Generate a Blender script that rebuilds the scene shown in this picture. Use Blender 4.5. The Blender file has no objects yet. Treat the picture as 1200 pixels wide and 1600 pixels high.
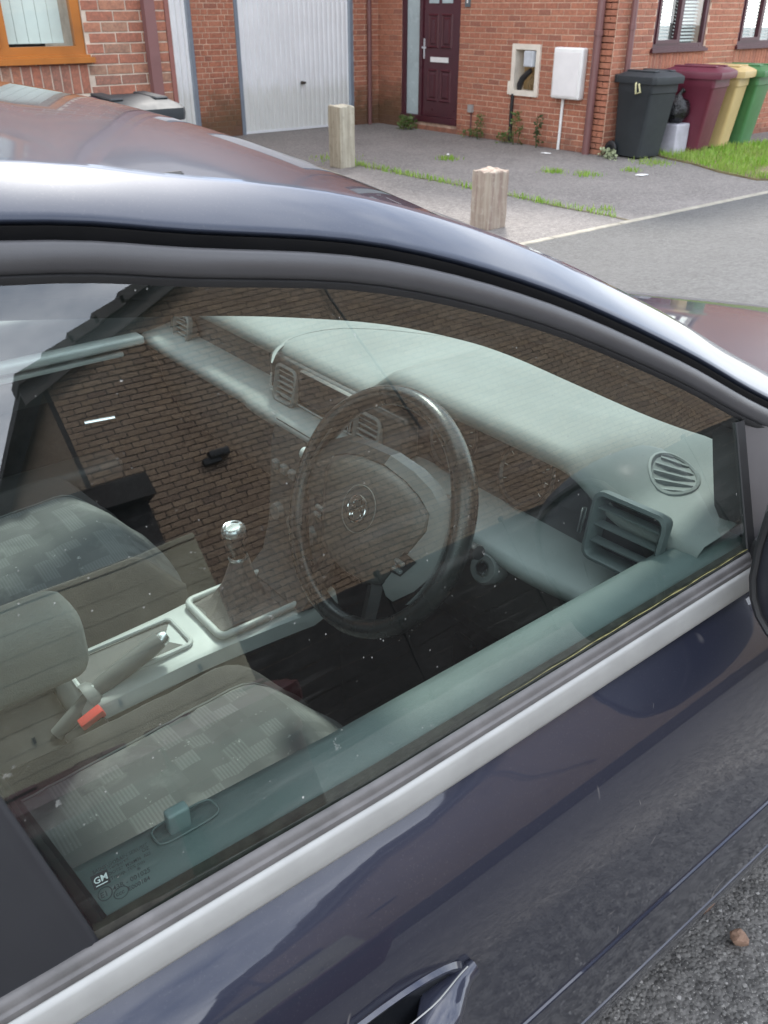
import bpy, bmesh, math, random
from mathutils import Vector, Matrix, noise as mnoise
random.seed(7)
R = math.radians
# ------------------------------------------------------------------ camera, sky, sun, exposure
F, TH, AZ, H = 1345.0, R(30.4), R(51.5), 1.55      # focal length (px of a 1200x1600 frame), pitch, heading, eye height
scene = bpy.context.scene
cd = bpy.data.cameras.new('camera'); cam = bpy.data.objects.new('camera', cd); scene.collection.objects.link(cam)
cd.sensor_fit = 'VERTICAL'; cd.sensor_height = 36.0; cd.lens = 36.0 * F / 1600.0
cd.clip_start = 0.02; cd.clip_end = 500
fw = Vector((math.cos(TH) * math.cos(AZ), math.cos(TH) * math.sin(AZ), -math.sin(TH)))
cam.location = (0, 0, H); cam.rotation_euler = fw.to_track_quat('-Z', 'Y').to_euler()
cd.dof.use_dof = True; cd.dof.focus_distance = 0.95; cd.dof.aperture_fstop = 20.0
scene.camera = cam
scene.view_settings.view_transform = 'Standard'; scene.view_settings.look = 'None'
scene.view_settings.gamma = 1.0; scene.view_settings.exposure = 1.05
scene.view_settings.use_curve_mapping = False
scene.cycles.max_bounces = 12; scene.cycles.transparent_max_bounces = 16
scene.cycles.use_denoising = True
scene.cycles.caustics_reflective = False; scene.cycles.caustics_refractive = False

SUN_DIR = Vector((0.42, 0.47, 0.78)).normalized()   # from the ground to the sun: ahead of the car and beyond it
world = bpy.data.worlds.new('World'); scene.world = world; world.use_nodes = True
nt = world.node_tree; nt.nodes.clear()
def wn(t, **k):
    n = nt.nodes.new(t)
    for a, v in k.items(): setattr(n, a, v)
    return n
sky = wn('ShaderNodeTexSky', sky_type='NISHITA', sun_disc=False)
sky.sun_elevation = math.asin(SUN_DIR.z); sky.sun_rotation = math.atan2(SUN_DIR.x, SUN_DIR.y)
sky.air_density = 1.0; sky.dust_density = 0.5; sky.ozone_density = 1.0
tc = wn('ShaderNodeTexCoord'); mp = wn('ShaderNodeMapping'); mp.inputs['Scale'].default_value = (1.0, 1.0, 2.6)
nz = wn('ShaderNodeTexNoise'); nz.inputs['Scale'].default_value = 2.2; nz.inputs['Detail'].default_value = 7; nz.inputs['Roughness'].default_value = 0.58
cr = wn('ShaderNodeValToRGB'); cr.color_ramp.elements[0].position = 0.29; cr.color_ramp.elements[1].position = 0.60
cm = wn('ShaderNodeMix', data_type='RGBA'); cm.inputs[7].default_value = (13.7, 14.3, 15.2, 1)
bg = wn('ShaderNodeBackground'); bg.inputs['Strength'].default_value = 0.15
wo = wn('ShaderNodeOutputWorld')
L = nt.links.new
L(tc.outputs['Generated'], mp.inputs['Vector']); L(mp.outputs[0], nz.inputs['Vector']); L(nz.outputs[0], cr.inputs[0])
mm = wn('ShaderNodeMath', operation='MULTIPLY'); mm.inputs[1].default_value = 0.85
L(cr.outputs[0], mm.inputs[0]); L(mm.outputs[0], cm.inputs[0]); L(sky.outputs[0], cm.inputs[6]); L(cm.outputs[2], bg.inputs['Color']); L(bg.outputs[0], wo.inputs['Surface'])
sd = bpy.data.lights.new('sun', 'SUN'); sd.energy = 2.4; sd.angle = R(7); sd.color = (1.0, 0.955, 0.89)
so = bpy.data.objects.new('sun', sd); scene.collection.objects.link(so)
so.rotation_euler = SUN_DIR.to_track_quat('Z', 'Y').to_euler(); so.location = (6, 6, 12)

# ------------------------------------------------------------------ measuring helpers
def ray(x, y):
    r = x - 600.0; u = 800.0 - y
    h = F * math.cos(TH) + u * math.sin(TH); z = -F * math.sin(TH) + u * math.cos(TH)
    return Vector((h * math.cos(AZ) + r * math.sin(AZ), h * math.sin(AZ) - r * math.cos(AZ), z))
EYE = Vector((0, 0, H))
def onX(x, y, X): d = ray(x, y); return EYE + d * (X / d.x)
def onY(x, y, Y): d = ray(x, y); return EYE + d * (Y / d.y)
def onZ(x, y, Z): d = ray(x, y); return EYE + d * ((Z - H) / d.z)
T = R(22); CT, ST = math.cos(T), math.sin(T); YB, ZB = 0.425, 0.90     # side glass: leans in by T from the belt
GN = Vector((0, -CT, ST)); GU = Vector((0, ST, CT))
def onG(x, y, off=0.0):
    d = ray(x, y); k = (off + YB * CT + (H - ZB) * ST) / (d.y * CT - d.z * ST); return EYE + d * k
def proj(p):
    v = Vector(p) - EYE
    h = v.x * math.cos(AZ) + v.y * math.sin(AZ); r = v.x * math.sin(AZ) - v.y * math.cos(AZ)
    f = h * math.cos(TH) - v.z * math.sin(TH); u = h * math.sin(TH) + v.z * math.cos(TH)
    if f < 0.05: return None
    return (600 + F * r / f, 800 - F * u / f, f)

# ------------------------------------------------------------------ materials
MATS = {}
class NB:
    def __init__(s, name):
        s.m = bpy.data.materials.new(name); s.m.use_nodes = True; s.t = s.m.node_tree; s.t.nodes.clear()
        s.out = s.n('ShaderNodeOutputMaterial')
    def n(s, t, **k):
        o = s.t.nodes.new(t)
        for a, v in k.items(): setattr(o, a, v)
        return o
    def l(s, a, b): s.t.links.new(a, b)
    def noise(s, vec, scale, detail=4, rough=.55):
        o = s.n('ShaderNodeTexNoise'); o.inputs['Scale'].default_value = scale; o.inputs['Detail'].default_value = detail; o.inputs['Roughness'].default_value = rough
        if vec is not None: s.l(vec, o.inputs['Vector'])
        return o.outputs[0]
    def ramp(s, fac, stops):
        o = s.n('ShaderNodeValToRGB'); e = o.color_ramp.elements
        while len(e) < len(stops): e.new(0.5)
        for i, (p, c) in enumerate(stops):
            e[i].position = p; e[i].color = (c, c, c, 1) if not isinstance(c, (tuple, list)) else (*c, 1)
        s.l(fac, o.inputs[0]); return o.outputs[0]
    def mix(s, fac, a, b, mode='MIX'):
        o = s.n('ShaderNodeMix', data_type='RGBA', blend_type=mode)
        for v, i in ((fac, 0), (a, 6), (b, 7)):
            if hasattr(v, 'links'): s.l(v, o.inputs[i])
            elif isinstance(v, (tuple, list)): o.inputs[i].default_value = (*v, 1)
            else: o.inputs[i].default_value = v
        return o.outputs[2]
    def math(s, op, a, b=None, c=None):
        o = s.n('ShaderNodeMath', operation=op)
        for i, v in enumerate((a, b, c)):
            if v is None: continue
            if hasattr(v, 'links'): s.l(v, o.inputs[i])
            else: o.inputs[i].default_value = v
        return o.outputs[0]
    def bump(s, h, strength, dist=0.01, nrm=None):
        o = s.n('ShaderNodeBump'); o.inputs['Strength'].default_value = strength; o.inputs['Distance'].default_value = dist
        s.l(h, o.inputs['Height'])
        if nrm is not None: s.l(nrm, o.inputs['Normal'])
        return o.outputs[0]
    def bsdf(s, base, rough=.5, metal=0.0, normal=None, **k):
        p = s.n('ShaderNodeBsdfPrincipled')
        for key, v in dict({'Base Color': base, 'Roughness': rough, 'Metallic': metal}, **k).items():
            if hasattr(v, 'links'): s.l(v, p.inputs[key])
            elif isinstance(v, (tuple, list)) and len(v) == 3: p.inputs[key].default_value = (*v, 1)
            else: p.inputs[key].default_value = v
        if normal is not None: s.l(normal, p.inputs['Normal'])
        s.l(p.outputs[0], s.out.inputs['Surface']); return p
def mul(c, k): return tuple(min(1, v * k) for v in c)
def M(name, col, rough=.5, metal=0.0, var=.15, vs=9.0, bump=0.0, bs=120.0, bd=.004, space='Object', **k):
    if name in MATS: return MATS[name]
    b = NB(name); t = b.n('ShaderNodeTexCoord').outputs[space]
    f = b.ramp(b.noise(t, vs, 6, .6), [(.3, 0.0), (.7, 1.0)])
    base = b.mix(f, mul(col, 1 - var), mul(col, 1 + var))
    nrm = b.bump(b.noise(t, bs, 3), bump, bd) if bump else None
    rr = b.math('MULTIPLY_ADD', b.noise(t, vs * 2.3, 4), .25, rough - .125) if rough > .15 else rough
    b.bsdf(base, rr, metal, nrm, **k); MATS[name] = b.m; return b.m
def brick_mat(name, cols, bs=90.0, strength=.6, dirt=0.0):
    b = NB(name); t = b.n('ShaderNodeTexCoord').outputs['Object']
    g = b.n('ShaderNodeNewGeometry'); oi = b.n('ShaderNodeObjectInfo')
    rnd = b.math('FRACT', b.math('ADD', b.math('MULTIPLY', oi.outputs['Random'], 1.0), b.math('MULTIPLY', g.outputs['Random Per Island'], 7.31)))
    wp = g.outputs['Position']
    c = b.ramp(rnd, [(i / (len(cols) - 1), cc) for i, cc in enumerate(cols)])
    n1 = b.noise(wp, 22, 6, .65); c = b.mix(b.ramp(n1, [(.35, 0.0), (.7, .75)]), c, mul(cols[len(cols) // 2], .55))
    n2 = b.noise(wp, 70, 4, .6); c = b.mix(b.ramp(n2, [(.52, 0.0), (.75, .6)]), c, mul(cols[0], 1.7))
    nrm = b.bump(b.noise(wp, bs, 5, .7), strength, .006)
    b.bsdf(c, .88, 0, nrm); MATS[name] = b.m; return b.m
def mortar_mat(name, col):
    return M(name, col, .95, 0, .25, 6, .5, 150, .004)
def glass_mat(name, tint, gain=1.0, dirt=.0, rough=0.0):
    b = NB(name); g = b.n('ShaderNodeNewGeometry'); t = b.n('ShaderNodeTexCoord').outputs['Object']
    dp = b.n('ShaderNodeVectorMath', operation='DOT_PRODUCT'); b.l(g.outputs['Incoming'], dp.inputs[0]); b.l(g.outputs['Normal'], dp.inputs[1])
    c = b.math('ABSOLUTE', dp.outputs['Value'])
    r = b.math('MULTIPLY_ADD', b.math('POWER', b.math('SUBTRACT', 1.0, c), 5.0), .957, .043)
    r = b.math('DIVIDE', b.math('MULTIPLY', r, 2.0 * gain), b.math('ADD', r, 1.0))
    r = b.math('MINIMUM', r, 1.0)
    tr = b.n('ShaderNodeBsdfTransparent'); tr.inputs[0].default_value = (*tint, 1)
    gl = b.n('ShaderNodeBsdfGlossy'); b.l(b.bump(b.noise(t, 3.0, 2, .4), .11, .012), gl.inputs['Normal']); gl.inputs['Roughness'].default_value = rough; gl.inputs[0].default_value = (1, 1, 1, 1)
    mx = b.n('ShaderNodeMixShader'); b.l(r, mx.inputs[0]); b.l(tr.outputs[0], mx.inputs[1]); b.l(gl.outputs[0], mx.inputs[2])
    o = mx.outputs[0]
    if dirt:
        df = b.n('ShaderNodeBsdfDiffuse'); df.inputs[0].default_value = (.55, .55, .52, 1)
        film = b.math('MULTIPLY', b.ramp(b.noise(t, 5, 6, .62), [(.42, 0.0), (.8, 1.0)]), dirt)
        v = b.n('ShaderNodeTexVoronoi'); v.inputs['Scale'].default_value = 34; v.inputs['Randomness'].default_value = 1; b.l(t, v.inputs['Vector'])
        wob = b.math('MULTIPLY_ADD', b.noise(t, 260, 3), .12, v.outputs['Distance'])
        spot = b.math('MULTIPLY', b.ramp(wob, [(.075, 1.0), (.10, 0.0)]), b.ramp(b.n_rand(v) if hasattr(b, 'n_rand') else b.noise(v.outputs['Position'], 60, 0), [(.60, 0.0), (.66, .55)]))
        vf = b.n('ShaderNodeTexVoronoi'); vf.inputs['Scale'].default_value = 130; b.l(t, vf.inputs['Vector'])
        fine = b.math('MULTIPLY', b.ramp(vf.outputs['Distance'], [(.08, 1.0), (.12, 0.0)]), b.ramp(b.noise(vf.outputs['Position'], 90, 0), [(.60, 0.0), (.72, .28)]))
        mp_ = b.n('ShaderNodeMapping'); b.l(t, mp_.inputs['Vector']); mp_.inputs['Rotation'].default_value = (.3, .2, .5); mp_.inputs['Scale'].default_value = (2.5, 2.5, 34)
        smear = b.math('MULTIPLY', b.math('MULTIPLY', b.ramp(b.noise(mp_.outputs[0], 2.0, 5, .6), [(.52, 0.0), (.74, 1.0)]), b.ramp(b.noise(t, 4.0, 3), [(.45, 0.0), (.66, 1.0)])), .06)
        blot = b.math('MULTIPLY', b.ramp(b.noise(t, 75, 5, .7), [(.66, 0.0), (.70, 1.0)]), b.ramp(b.noise(t, 7.5, 2), [(.58, 0.0), (.66, .5)]))
        fac = b.math('MINIMUM', b.math('ADD', b.math('ADD', b.math('ADD', film, spot), fine), b.math('ADD', smear, blot)), .8)
        m2 = b.n('ShaderNodeMixShader'); b.l(fac, m2.inputs[0]); b.l(o, m2.inputs[1]); b.l(df.outputs[0], m2.inputs[2]); o = m2.outputs[0]
    b.l(o, b.out.inputs['Surface']); MATS[name] = b.m; return b.m
def paint_mat(name, col, dust=.1, cr=.02, ior=1.55, metal=.45, scratch=0.0):
    b = NB(name); t = b.n('ShaderNodeTexCoord').outputs['Object']
    d1 = b.ramp(b.noise(t, 420, 2, .5), [(.60, 0.0), (.72, 1.0)]); d2 = b.ramp(b.noise(t, 7, 5, .6), [(.3, .25), (.7, 1.0)])
    dm = b.math('MULTIPLY', b.math('MULTIPLY', d1, d2), dust)
    film = b.math('MULTIPLY', d2, dust * .35)
    fac = b.math('ADD', dm, film)
    if scratch:
        iso = b.math('ABSOLUTE', b.math('SUBTRACT', b.noise(t, 3.1, 3, .5), .5)); line = b.ramp(iso, [(.0006, 1.0), (.0016, 0.0)])
        spots = b.ramp(b.noise(t, 13, 2, .5), [(.60, 0.0), (.66, 1.0)])
        iso2 = b.math('ABSOLUTE', b.math('SUBTRACT', b.noise(t, 8.0, 2, .4), .47)); line2 = b.ramp(iso2, [(.0012, 1.0), (.003, 0.0)]); sp2 = b.ramp(b.noise(t, 21, 2, .5), [(.64, 0.0), (.69, 1.0)])
        fac = b.math('MINIMUM', b.math('ADD', fac, b.math('MULTIPLY', b.math('MAXIMUM', b.math('MULTIPLY', line, spots), b.math('MULTIPLY', line2, sp2)), scratch)), 1.0)
    base = b.mix(fac, col, (.42, .39, .36))
    fl = b.noise(t, 2600, 1, .5); fnrm = b.bump(fl, .05, .001)
    wav = b.noise(t, 2.3, 2, .4); cn = b.bump(wav, .02, .02)
    met = b.math('SUBTRACT', metal, b.math('MULTIPLY', fac, metal))
    p = b.bsdf(base, .38, met, fnrm, **{'Coat Weight': 1.0, 'Coat IOR': ior, 'Specular IOR Level': .2})
    b.l(b.math('MULTIPLY_ADD', fac, .25, cr), p.inputs['Coat Roughness']); b.l(cn, p.inputs['Coat Normal'])
    MATS[name] = b.m; return b.m

# ------------------------------------------------------------------ mesh helpers
COL = scene.collection
def mesh(name, verts, faces, mat=None, smooth=False):
    me = bpy.data.meshes.new(name); me.from_pydata([tuple(v) for v in verts], [], faces); me.update()
    if mat: me.materials.append(mat)
    if smooth: me.polygons.foreach_set('use_smooth', [True] * len(me.polygons))
    return me
def link(name, me, parent=None, loc=None):
    o = bpy.data.objects.new(name, me); COL.objects.link(o)
    if loc is not None: o.location = loc
    if parent is not None:
        o.parent = parent; o.matrix_parent_inverse = parent_matrix(parent).inverted()
    return o
def parent_matrix(p):
    m = Matrix.LocRotScale(p.location, p.rotation_euler, p.scale)
    if p.parent: m = parent_matrix(p.parent) @ p.matrix_parent_inverse @ m
    return m
def obj(name, verts, faces, mat, parent=None, smooth=False):
    return link(name, mesh(name, verts, faces, mat, smooth), parent)
def empty(name, loc, label, cat, group=None, rz=0):
    o = bpy.data.objects.new(name, None); COL.objects.link(o); o.location = loc; o.rotation_euler = (0, 0, rz); o.empty_display_size = .1
    return tag(o, label, cat, group)
def tag(o, label=None, cat=None, group=None, kind=None):
    if label: o['label'] = label
    if cat: o['category'] = cat
    if group: o['group'] = group
    if kind: o['kind'] = kind
    return o
class B:
    """collects shapes for one mesh"""
    def __init__(s): s.v = []; s.f = []
    def add(s, v, f):
        o = len(s.v); s.v += [Vector(x) for x in v]; s.f += [tuple(i + o for i in q) for q in f]; return s
    def box(s, lo, hi):
        (a, b, c), (d, e, f) = lo, hi
        return s.add([(a, b, c), (d, b, c), (d, e, c), (a, e, c), (a, b, f), (d, b, f), (d, e, f), (a, e, f)],
                     [(0, 3, 2, 1), (4, 5, 6, 7), (0, 1, 5, 4), (1, 2, 6, 5), (2, 3, 7, 6), (3, 0, 4, 7)])
    def rbox(s, lo, hi, r=.01, seg=2, xf=None):
        bm = bmesh.new(); bmesh.ops.create_cube(bm, size=1)
        c = [(lo[i] + hi[i]) / 2 for i in range(3)]; d = [hi[i] - lo[i] for i in range(3)]
        for v in bm.verts: v.co = Vector([c[i] + v.co[i] * d[i] for i in range(3)])
        bmesh.ops.bevel(bm, geom=list(bm.edges), offset=r, segments=seg, profile=.6, affect='EDGES', clamp_overlap=True)
        if xf: bmesh.ops.transform(bm, matrix=xf, verts=bm.verts)
        bm.verts.index_update(); s.add([v.co.copy() for v in bm.verts], [tuple(v.index for v in f.verts) for f in bm.faces]); bm.free(); return s
    def grid(s, rows, close=False):
        n = len(rows[0]); v = [p for r in rows for p in r]; f = []
        for i in range(len(rows) - 1):
            for j in range(n - 1 + (1 if close else 0)):
                k = (j + 1) % n; f.append((i * n + j, i * n + k, (i + 1) * n + k, (i + 1) * n + j))
        return s.add(v, f)
    def tube(s, pts, r, n=8, closed=False, caps=True, flat=1.0, up=None):
        pts = [Vector(p) for p in pts]; rows = []; m = len(pts)
        rr = r if isinstance(r, (list, tuple)) else [r] * m
        prev = None
        for i in range(m):
            a = pts[(i - 1) % m] if closed or i else pts[i]; b = pts[(i + 1) % m] if closed or i < m - 1 else pts[i]
            t = (b - a).normalized()
            ref = Vector(up) if up else (prev or (Vector((0, 0, 1)) if abs(t.z) < .9 else Vector((1, 0, 0))))
            x = (ref - t * ref.dot(t)).normalized(); y = t.cross(x); prev = x
            rows.append([pts[i] + (x * math.cos(2 * math.pi * k / n) * flat + y * math.sin(2 * math.pi * k / n)) * rr[i] for k in range(n)])
        if closed: rows.append(rows[0])
        base = len(s.v); s.grid(rows, True)
        if caps and not closed:
            s.f.append(tuple(base + k for k in range(n))[::-1]); s.f.append(tuple(base + (m - 1) * n + k for k in range(n)))
        return s
    def lathe(s, prof, n=20, c=(0, 0, 0), axis=(0, 0, 1)):
        q = Vector((0, 0, 1)).rotation_difference(Vector(axis)); c = Vector(c)
        rows = [[c + q @ Vector((r * math.cos(2 * math.pi * k / n), r * math.sin(2 * math.pi * k / n), z)) for k in range(n)] for r, z in prof]
        s.grid(rows, True); return s
    def prism(s, poly, off):
        n = len(poly); a = [Vector(p) for p in poly]; b = [p + Vector(off) for p in a]
        return s.add(a + b, [tuple(range(n))[::-1], tuple(range(n, 2 * n))] + [(i, (i + 1) % n, n + (i + 1) % n, n + i) for i in range(n)])
    def mk(s, name, mat, parent=None, smooth=False, fixn=True, sharp=None):
        me = mesh(name, s.v, s.f, mat, smooth)
        if fixn:
            bm = bmesh.new(); bm.from_mesh(me); bmesh.ops.remove_doubles(bm, verts=bm.verts, dist=1e-6); bmesh.ops.recalc_face_normals(bm, faces=bm.faces); bm.to_mesh(me); bm.free()
        if smooth:
            me.polygons.foreach_set('use_smooth', [True] * len(me.polygons)); me.set_sharp_from_angle(angle=R(sharp or 40))
        return link(name, me, parent)
def flipup(o):
    """make an open sheet face up / towards +z"""
    me = o.data; bm = bmesh.new(); bm.from_mesh(me)
    if sum((f.normal.z * f.calc_area() for f in bm.faces)) < 0: bmesh.ops.reverse_faces(bm, faces=bm.faces)
    bm.to_mesh(me); bm.free(); return o
def orient(o, d):
    """make an open sheet face direction d"""
    me = o.data; bm = bmesh.new(); bm.from_mesh(me); d = Vector(d)
    if sum((f.normal.dot(d) * f.calc_area() for f in bm.faces)) < 0: bmesh.ops.reverse_faces(bm, faces=bm.faces)
    bm.to_mesh(me); bm.free(); return o
def spline(pts, n):
    """Catmull-Rom through pts, n samples per span"""
    pts = [Vector(p) for p in pts]; out = []; m = len(pts)
    for i in range(m - 1):
        p0 = pts[max(i - 1, 0)]; p1 = pts[i]; p2 = pts[i + 1]; p3 = pts[min(i + 2, m - 1)]
        for k in range(n):
            t = k / n; out.append(.5 * ((2 * p1) + (p2 - p0) * t + (2 * p0 - 5 * p1 + 4 * p2 - p3) * t * t + (3 * p1 - p0 - 3 * p2 + p3) * t ** 3))
    out.append(pts[-1]); return out
def sstep(a, b, x):
    t = max(0, min(1, (x - a) / (b - a))); return t * t * (3 - 2 * t)
def lerp(a, b, t): return a + (b - a) * t
# ------------------------------------------------------------------ shared materials
G = -0.20                                           # level of the forecourts, a little below the car
m_mortarL = mortar_mat('mortar_pale', (.50, .41, .33)); m_mortarR = mortar_mat('mortar_pink', (.56, .40, .30)); m_mortarD = mortar_mat('mortar_dark', (.055, .045, .04))
m_brickL = brick_mat('brick_rustic', [(.32, .120, .075), (.38, .140, .082), (.26, .13, .095), (.42, .170, .095), (.30, .19, .13)], 45, 1.0)
m_brickR = brick_mat('brick_red', [(.38, .148, .090), (.43, .170, .100), (.36, .138, .085), (.45, .19, .115), (.27, .112, .077)], 80, .5)
m_brickW = brick_mat('brick_brown', [(.29, .21, .145), (.36, .26, .17), (.27, .195, .14), (.40, .295, .20), (.22, .155, .115)], 60, .8)
m_maroon = M('maroon_plastic', (.060, .013, .020), .32, 0, .12, 5)
m_pipe = M('brown_pvc', (.16, .075, .072), .38, 0, .12, 4)
m_oak = M('oak_foil', (.36, .125, .022), .38, 0, .22, 3)
m_white = M('white_paint', (.66, .68, .70), .4, 0, .04, 3)
m_greyfr = M('grey_frame', (.17, .20, .24), .5, 0, .1, 5)
m_pane = glass_mat('house_glass', (.90, .95, .93), 1.2)
m_frost = M('frosted_glass', (.38, .46, .47), .25, 0, .12, 3)
m_blind = M('blind_fabric', (.80, .85, .82), .8, 0, .05, 6)
m_slat = M('blind_slat', (.70, .72, .70), .5, 0, .04, 6)
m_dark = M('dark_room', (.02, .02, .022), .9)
m_tile = M('roof_tile', (.055, .05, .05), .85, 0, .3, 6, .5, 60)
m_black = M('black_plastic', (.014, .015, .017), .42, 0, .2, 8)
m_chrome = M('chrome', (.75, .75, .76), .12, 1.0, .03)
m_stone = M('white_plastic', (.72, .72, .70), .55, 0, .06, 8)

# stained version of the red brick: damp, algae-darkened foot of the wall beside the door
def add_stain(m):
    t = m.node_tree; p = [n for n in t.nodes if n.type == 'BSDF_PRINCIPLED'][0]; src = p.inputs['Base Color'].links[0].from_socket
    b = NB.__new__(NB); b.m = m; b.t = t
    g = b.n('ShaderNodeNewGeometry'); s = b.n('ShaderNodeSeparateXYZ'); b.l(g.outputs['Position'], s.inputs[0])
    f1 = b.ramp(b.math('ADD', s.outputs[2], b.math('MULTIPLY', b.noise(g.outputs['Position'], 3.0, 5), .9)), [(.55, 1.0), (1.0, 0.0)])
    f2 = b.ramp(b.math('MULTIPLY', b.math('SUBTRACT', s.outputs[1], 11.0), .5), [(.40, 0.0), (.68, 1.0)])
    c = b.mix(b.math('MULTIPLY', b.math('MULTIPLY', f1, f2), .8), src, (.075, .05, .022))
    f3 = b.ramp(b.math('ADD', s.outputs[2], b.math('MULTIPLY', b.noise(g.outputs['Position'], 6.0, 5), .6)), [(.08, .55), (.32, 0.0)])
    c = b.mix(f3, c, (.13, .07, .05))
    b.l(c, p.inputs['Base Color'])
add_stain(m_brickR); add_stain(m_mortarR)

# ------------------------------------------------------------------ ground
def tarmac(name, dark, light, grain, bumpk, speck=.0):
    b = NB(name); t = b.n('ShaderNodeNewGeometry').outputs['Position']
    v = b.n('ShaderNodeTexVoronoi'); v.inputs['Scale'].default_value = grain; b.l(t, v.inputs['Vector'])
    n0 = b.noise(v.outputs['Position'], 37, 0); n1 = b.noise(t, 1.1, 6, .6); n2 = b.noise(t, 14, 5, .6)
    c = b.mix(b.ramp(n0, [(.3, 0.0), (.7, 1.0)]), dark, light)
    c = b.mix(b.ramp(n1, [(.35, 0.0), (.7, .5)]), c, mul(light, 1.15))
    c = b.mix(b.ramp(n2, [(.45, 0.0), (.75, .55)]), c, mul(dark, .75))
    if speck: c = b.mix(b.ramp(b.noise(t, 260, 1), [(.66, 0.0), (.70, speck)]), c, (.5, .48, .44))
    h = b.math('SUBTRACT', 1.0, v.outputs['Distance'])
    b.bsdf(c, .82, 0, b.bump(h, bumpk, .006)); MATS[name] = b.m; return b.m
m_ground = tarmac('tarmac_coarse', (.042, .040, .039), (.165, .158, .150), 120, 1.0, .55)
m_drive = tarmac('drive_old', (.098, .088, .082), (.20, .183, .170), 55, .5, .6)
m_road = tarmac('asphalt_smooth', (.050, .050, .048), (.088, .087, .085), 75, .4, .3)
def gz(y): return G * sstep(2.2, 5.0, y)
ys = [-70, -40, -20, -12, -8, -5, -3, -2, -1, 0, 1, 2.2] + [2.2 + .28 * i for i in range(1, 11)] + [6, 8, 10, 13, 16, 22, 40, 90]
xs = [-70, -40, -20, -10, -5, -2, 0, 1, 2, 3, 5, 7, 9, 12, 16, 25, 45, 90]
g = B().grid([[(x, y, gz(y)) for x in xs] for y in ys]).mk('ground', m_ground, smooth=True); tag(flipup(g), kind='structure')
r = B().grid([[(x, y, gz(y) + .005) for x in (-12, -4, 2, 4, 6, 8, 12, 18, 30)] for y in [2.45, 2.6] + [2.7 + .2 * i for i in range(13)]]).mk('road', m_road, smooth=True); tag(flipup(r), kind='structure')
d = B().grid([[(x, y, G + .005) for x in (-12, -4, 0, 3, 5, 7.09, 9, 12, 18, 30)] for y in (5.16, 6, 7, 8, 10, 12.95)]).mk('driveway', m_drive); tag(flipup(d), kind='structure')
m_edge = M('concrete_edging', (.27, .25, .205), .85, 0, .25, 9, .4, 120)
k = B()
for i in range(30):
    x0 = -6 + i * .92; k.rbox((x0, 5.085, G - .06), (x0 + .91, 5.158, G + .012), .006, 1)
tag(k.mk('edging_kerb', m_edge), kind='structure')
# joint between the two drives
k = B(); jp = [(7.06 + .03 * math.sin(i * 1.7), 5.16 + i * .3) for i in range(16)]
k.grid([[(x - .022, y, G + .009) for x, y in jp], [(x + .022, y, G + .009) for x, y in jp]])
tag(flipup(k.mk('drive_joint', M('joint_soil', (.12, .10, .06), .95, 0, .4, 20))), kind='structure')

# ------------------------------------------------------------------ bricks
def to_px(p):
    q = proj(p); return q if q and -30 < q[0] < 1230 and -20 < q[1] < 1620 else None
_bm_cache = {}
def brick_mesh(l, h, mat, d=.03, pr=.006):
    key = (round(l, 3), round(h, 3), mat.name)
    if key not in _bm_cache:
        a, b, c = l / 2, h / 2, .003
        v = [(-a, 0, -b), (a, 0, -b), (a, 0, b), (-a, 0, b), (-a + c, -pr, -b + c), (a - c, -pr, -b + c), (a - c, -pr, b - c), (-a + c, -pr, b - c), (-a, d, -b), (a, d, -b), (a, d, b), (-a, d, b)]
        f = [(4, 5, 6, 7), (0, 1, 5, 4), (1, 2, 6, 5), (2, 3, 7, 6), (3, 0, 4, 7), (0, 8, 9, 1), (1, 9, 10, 2), (2, 10, 11, 3), (3, 11, 8, 0)]
        _bm_cache[key] = mesh('brick', v, f, mat)
    return _bm_cache[key]
def cut(iv, holes):
    for h0, h1 in holes:
        out = []
        for a, b in iv:
            if h1 <= a or h0 >= b: out.append((a, b)); continue
            if h0 > a: out.append((a, h0))
            if h1 < b: out.append((h1, b))
        iv = out
    return iv
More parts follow.
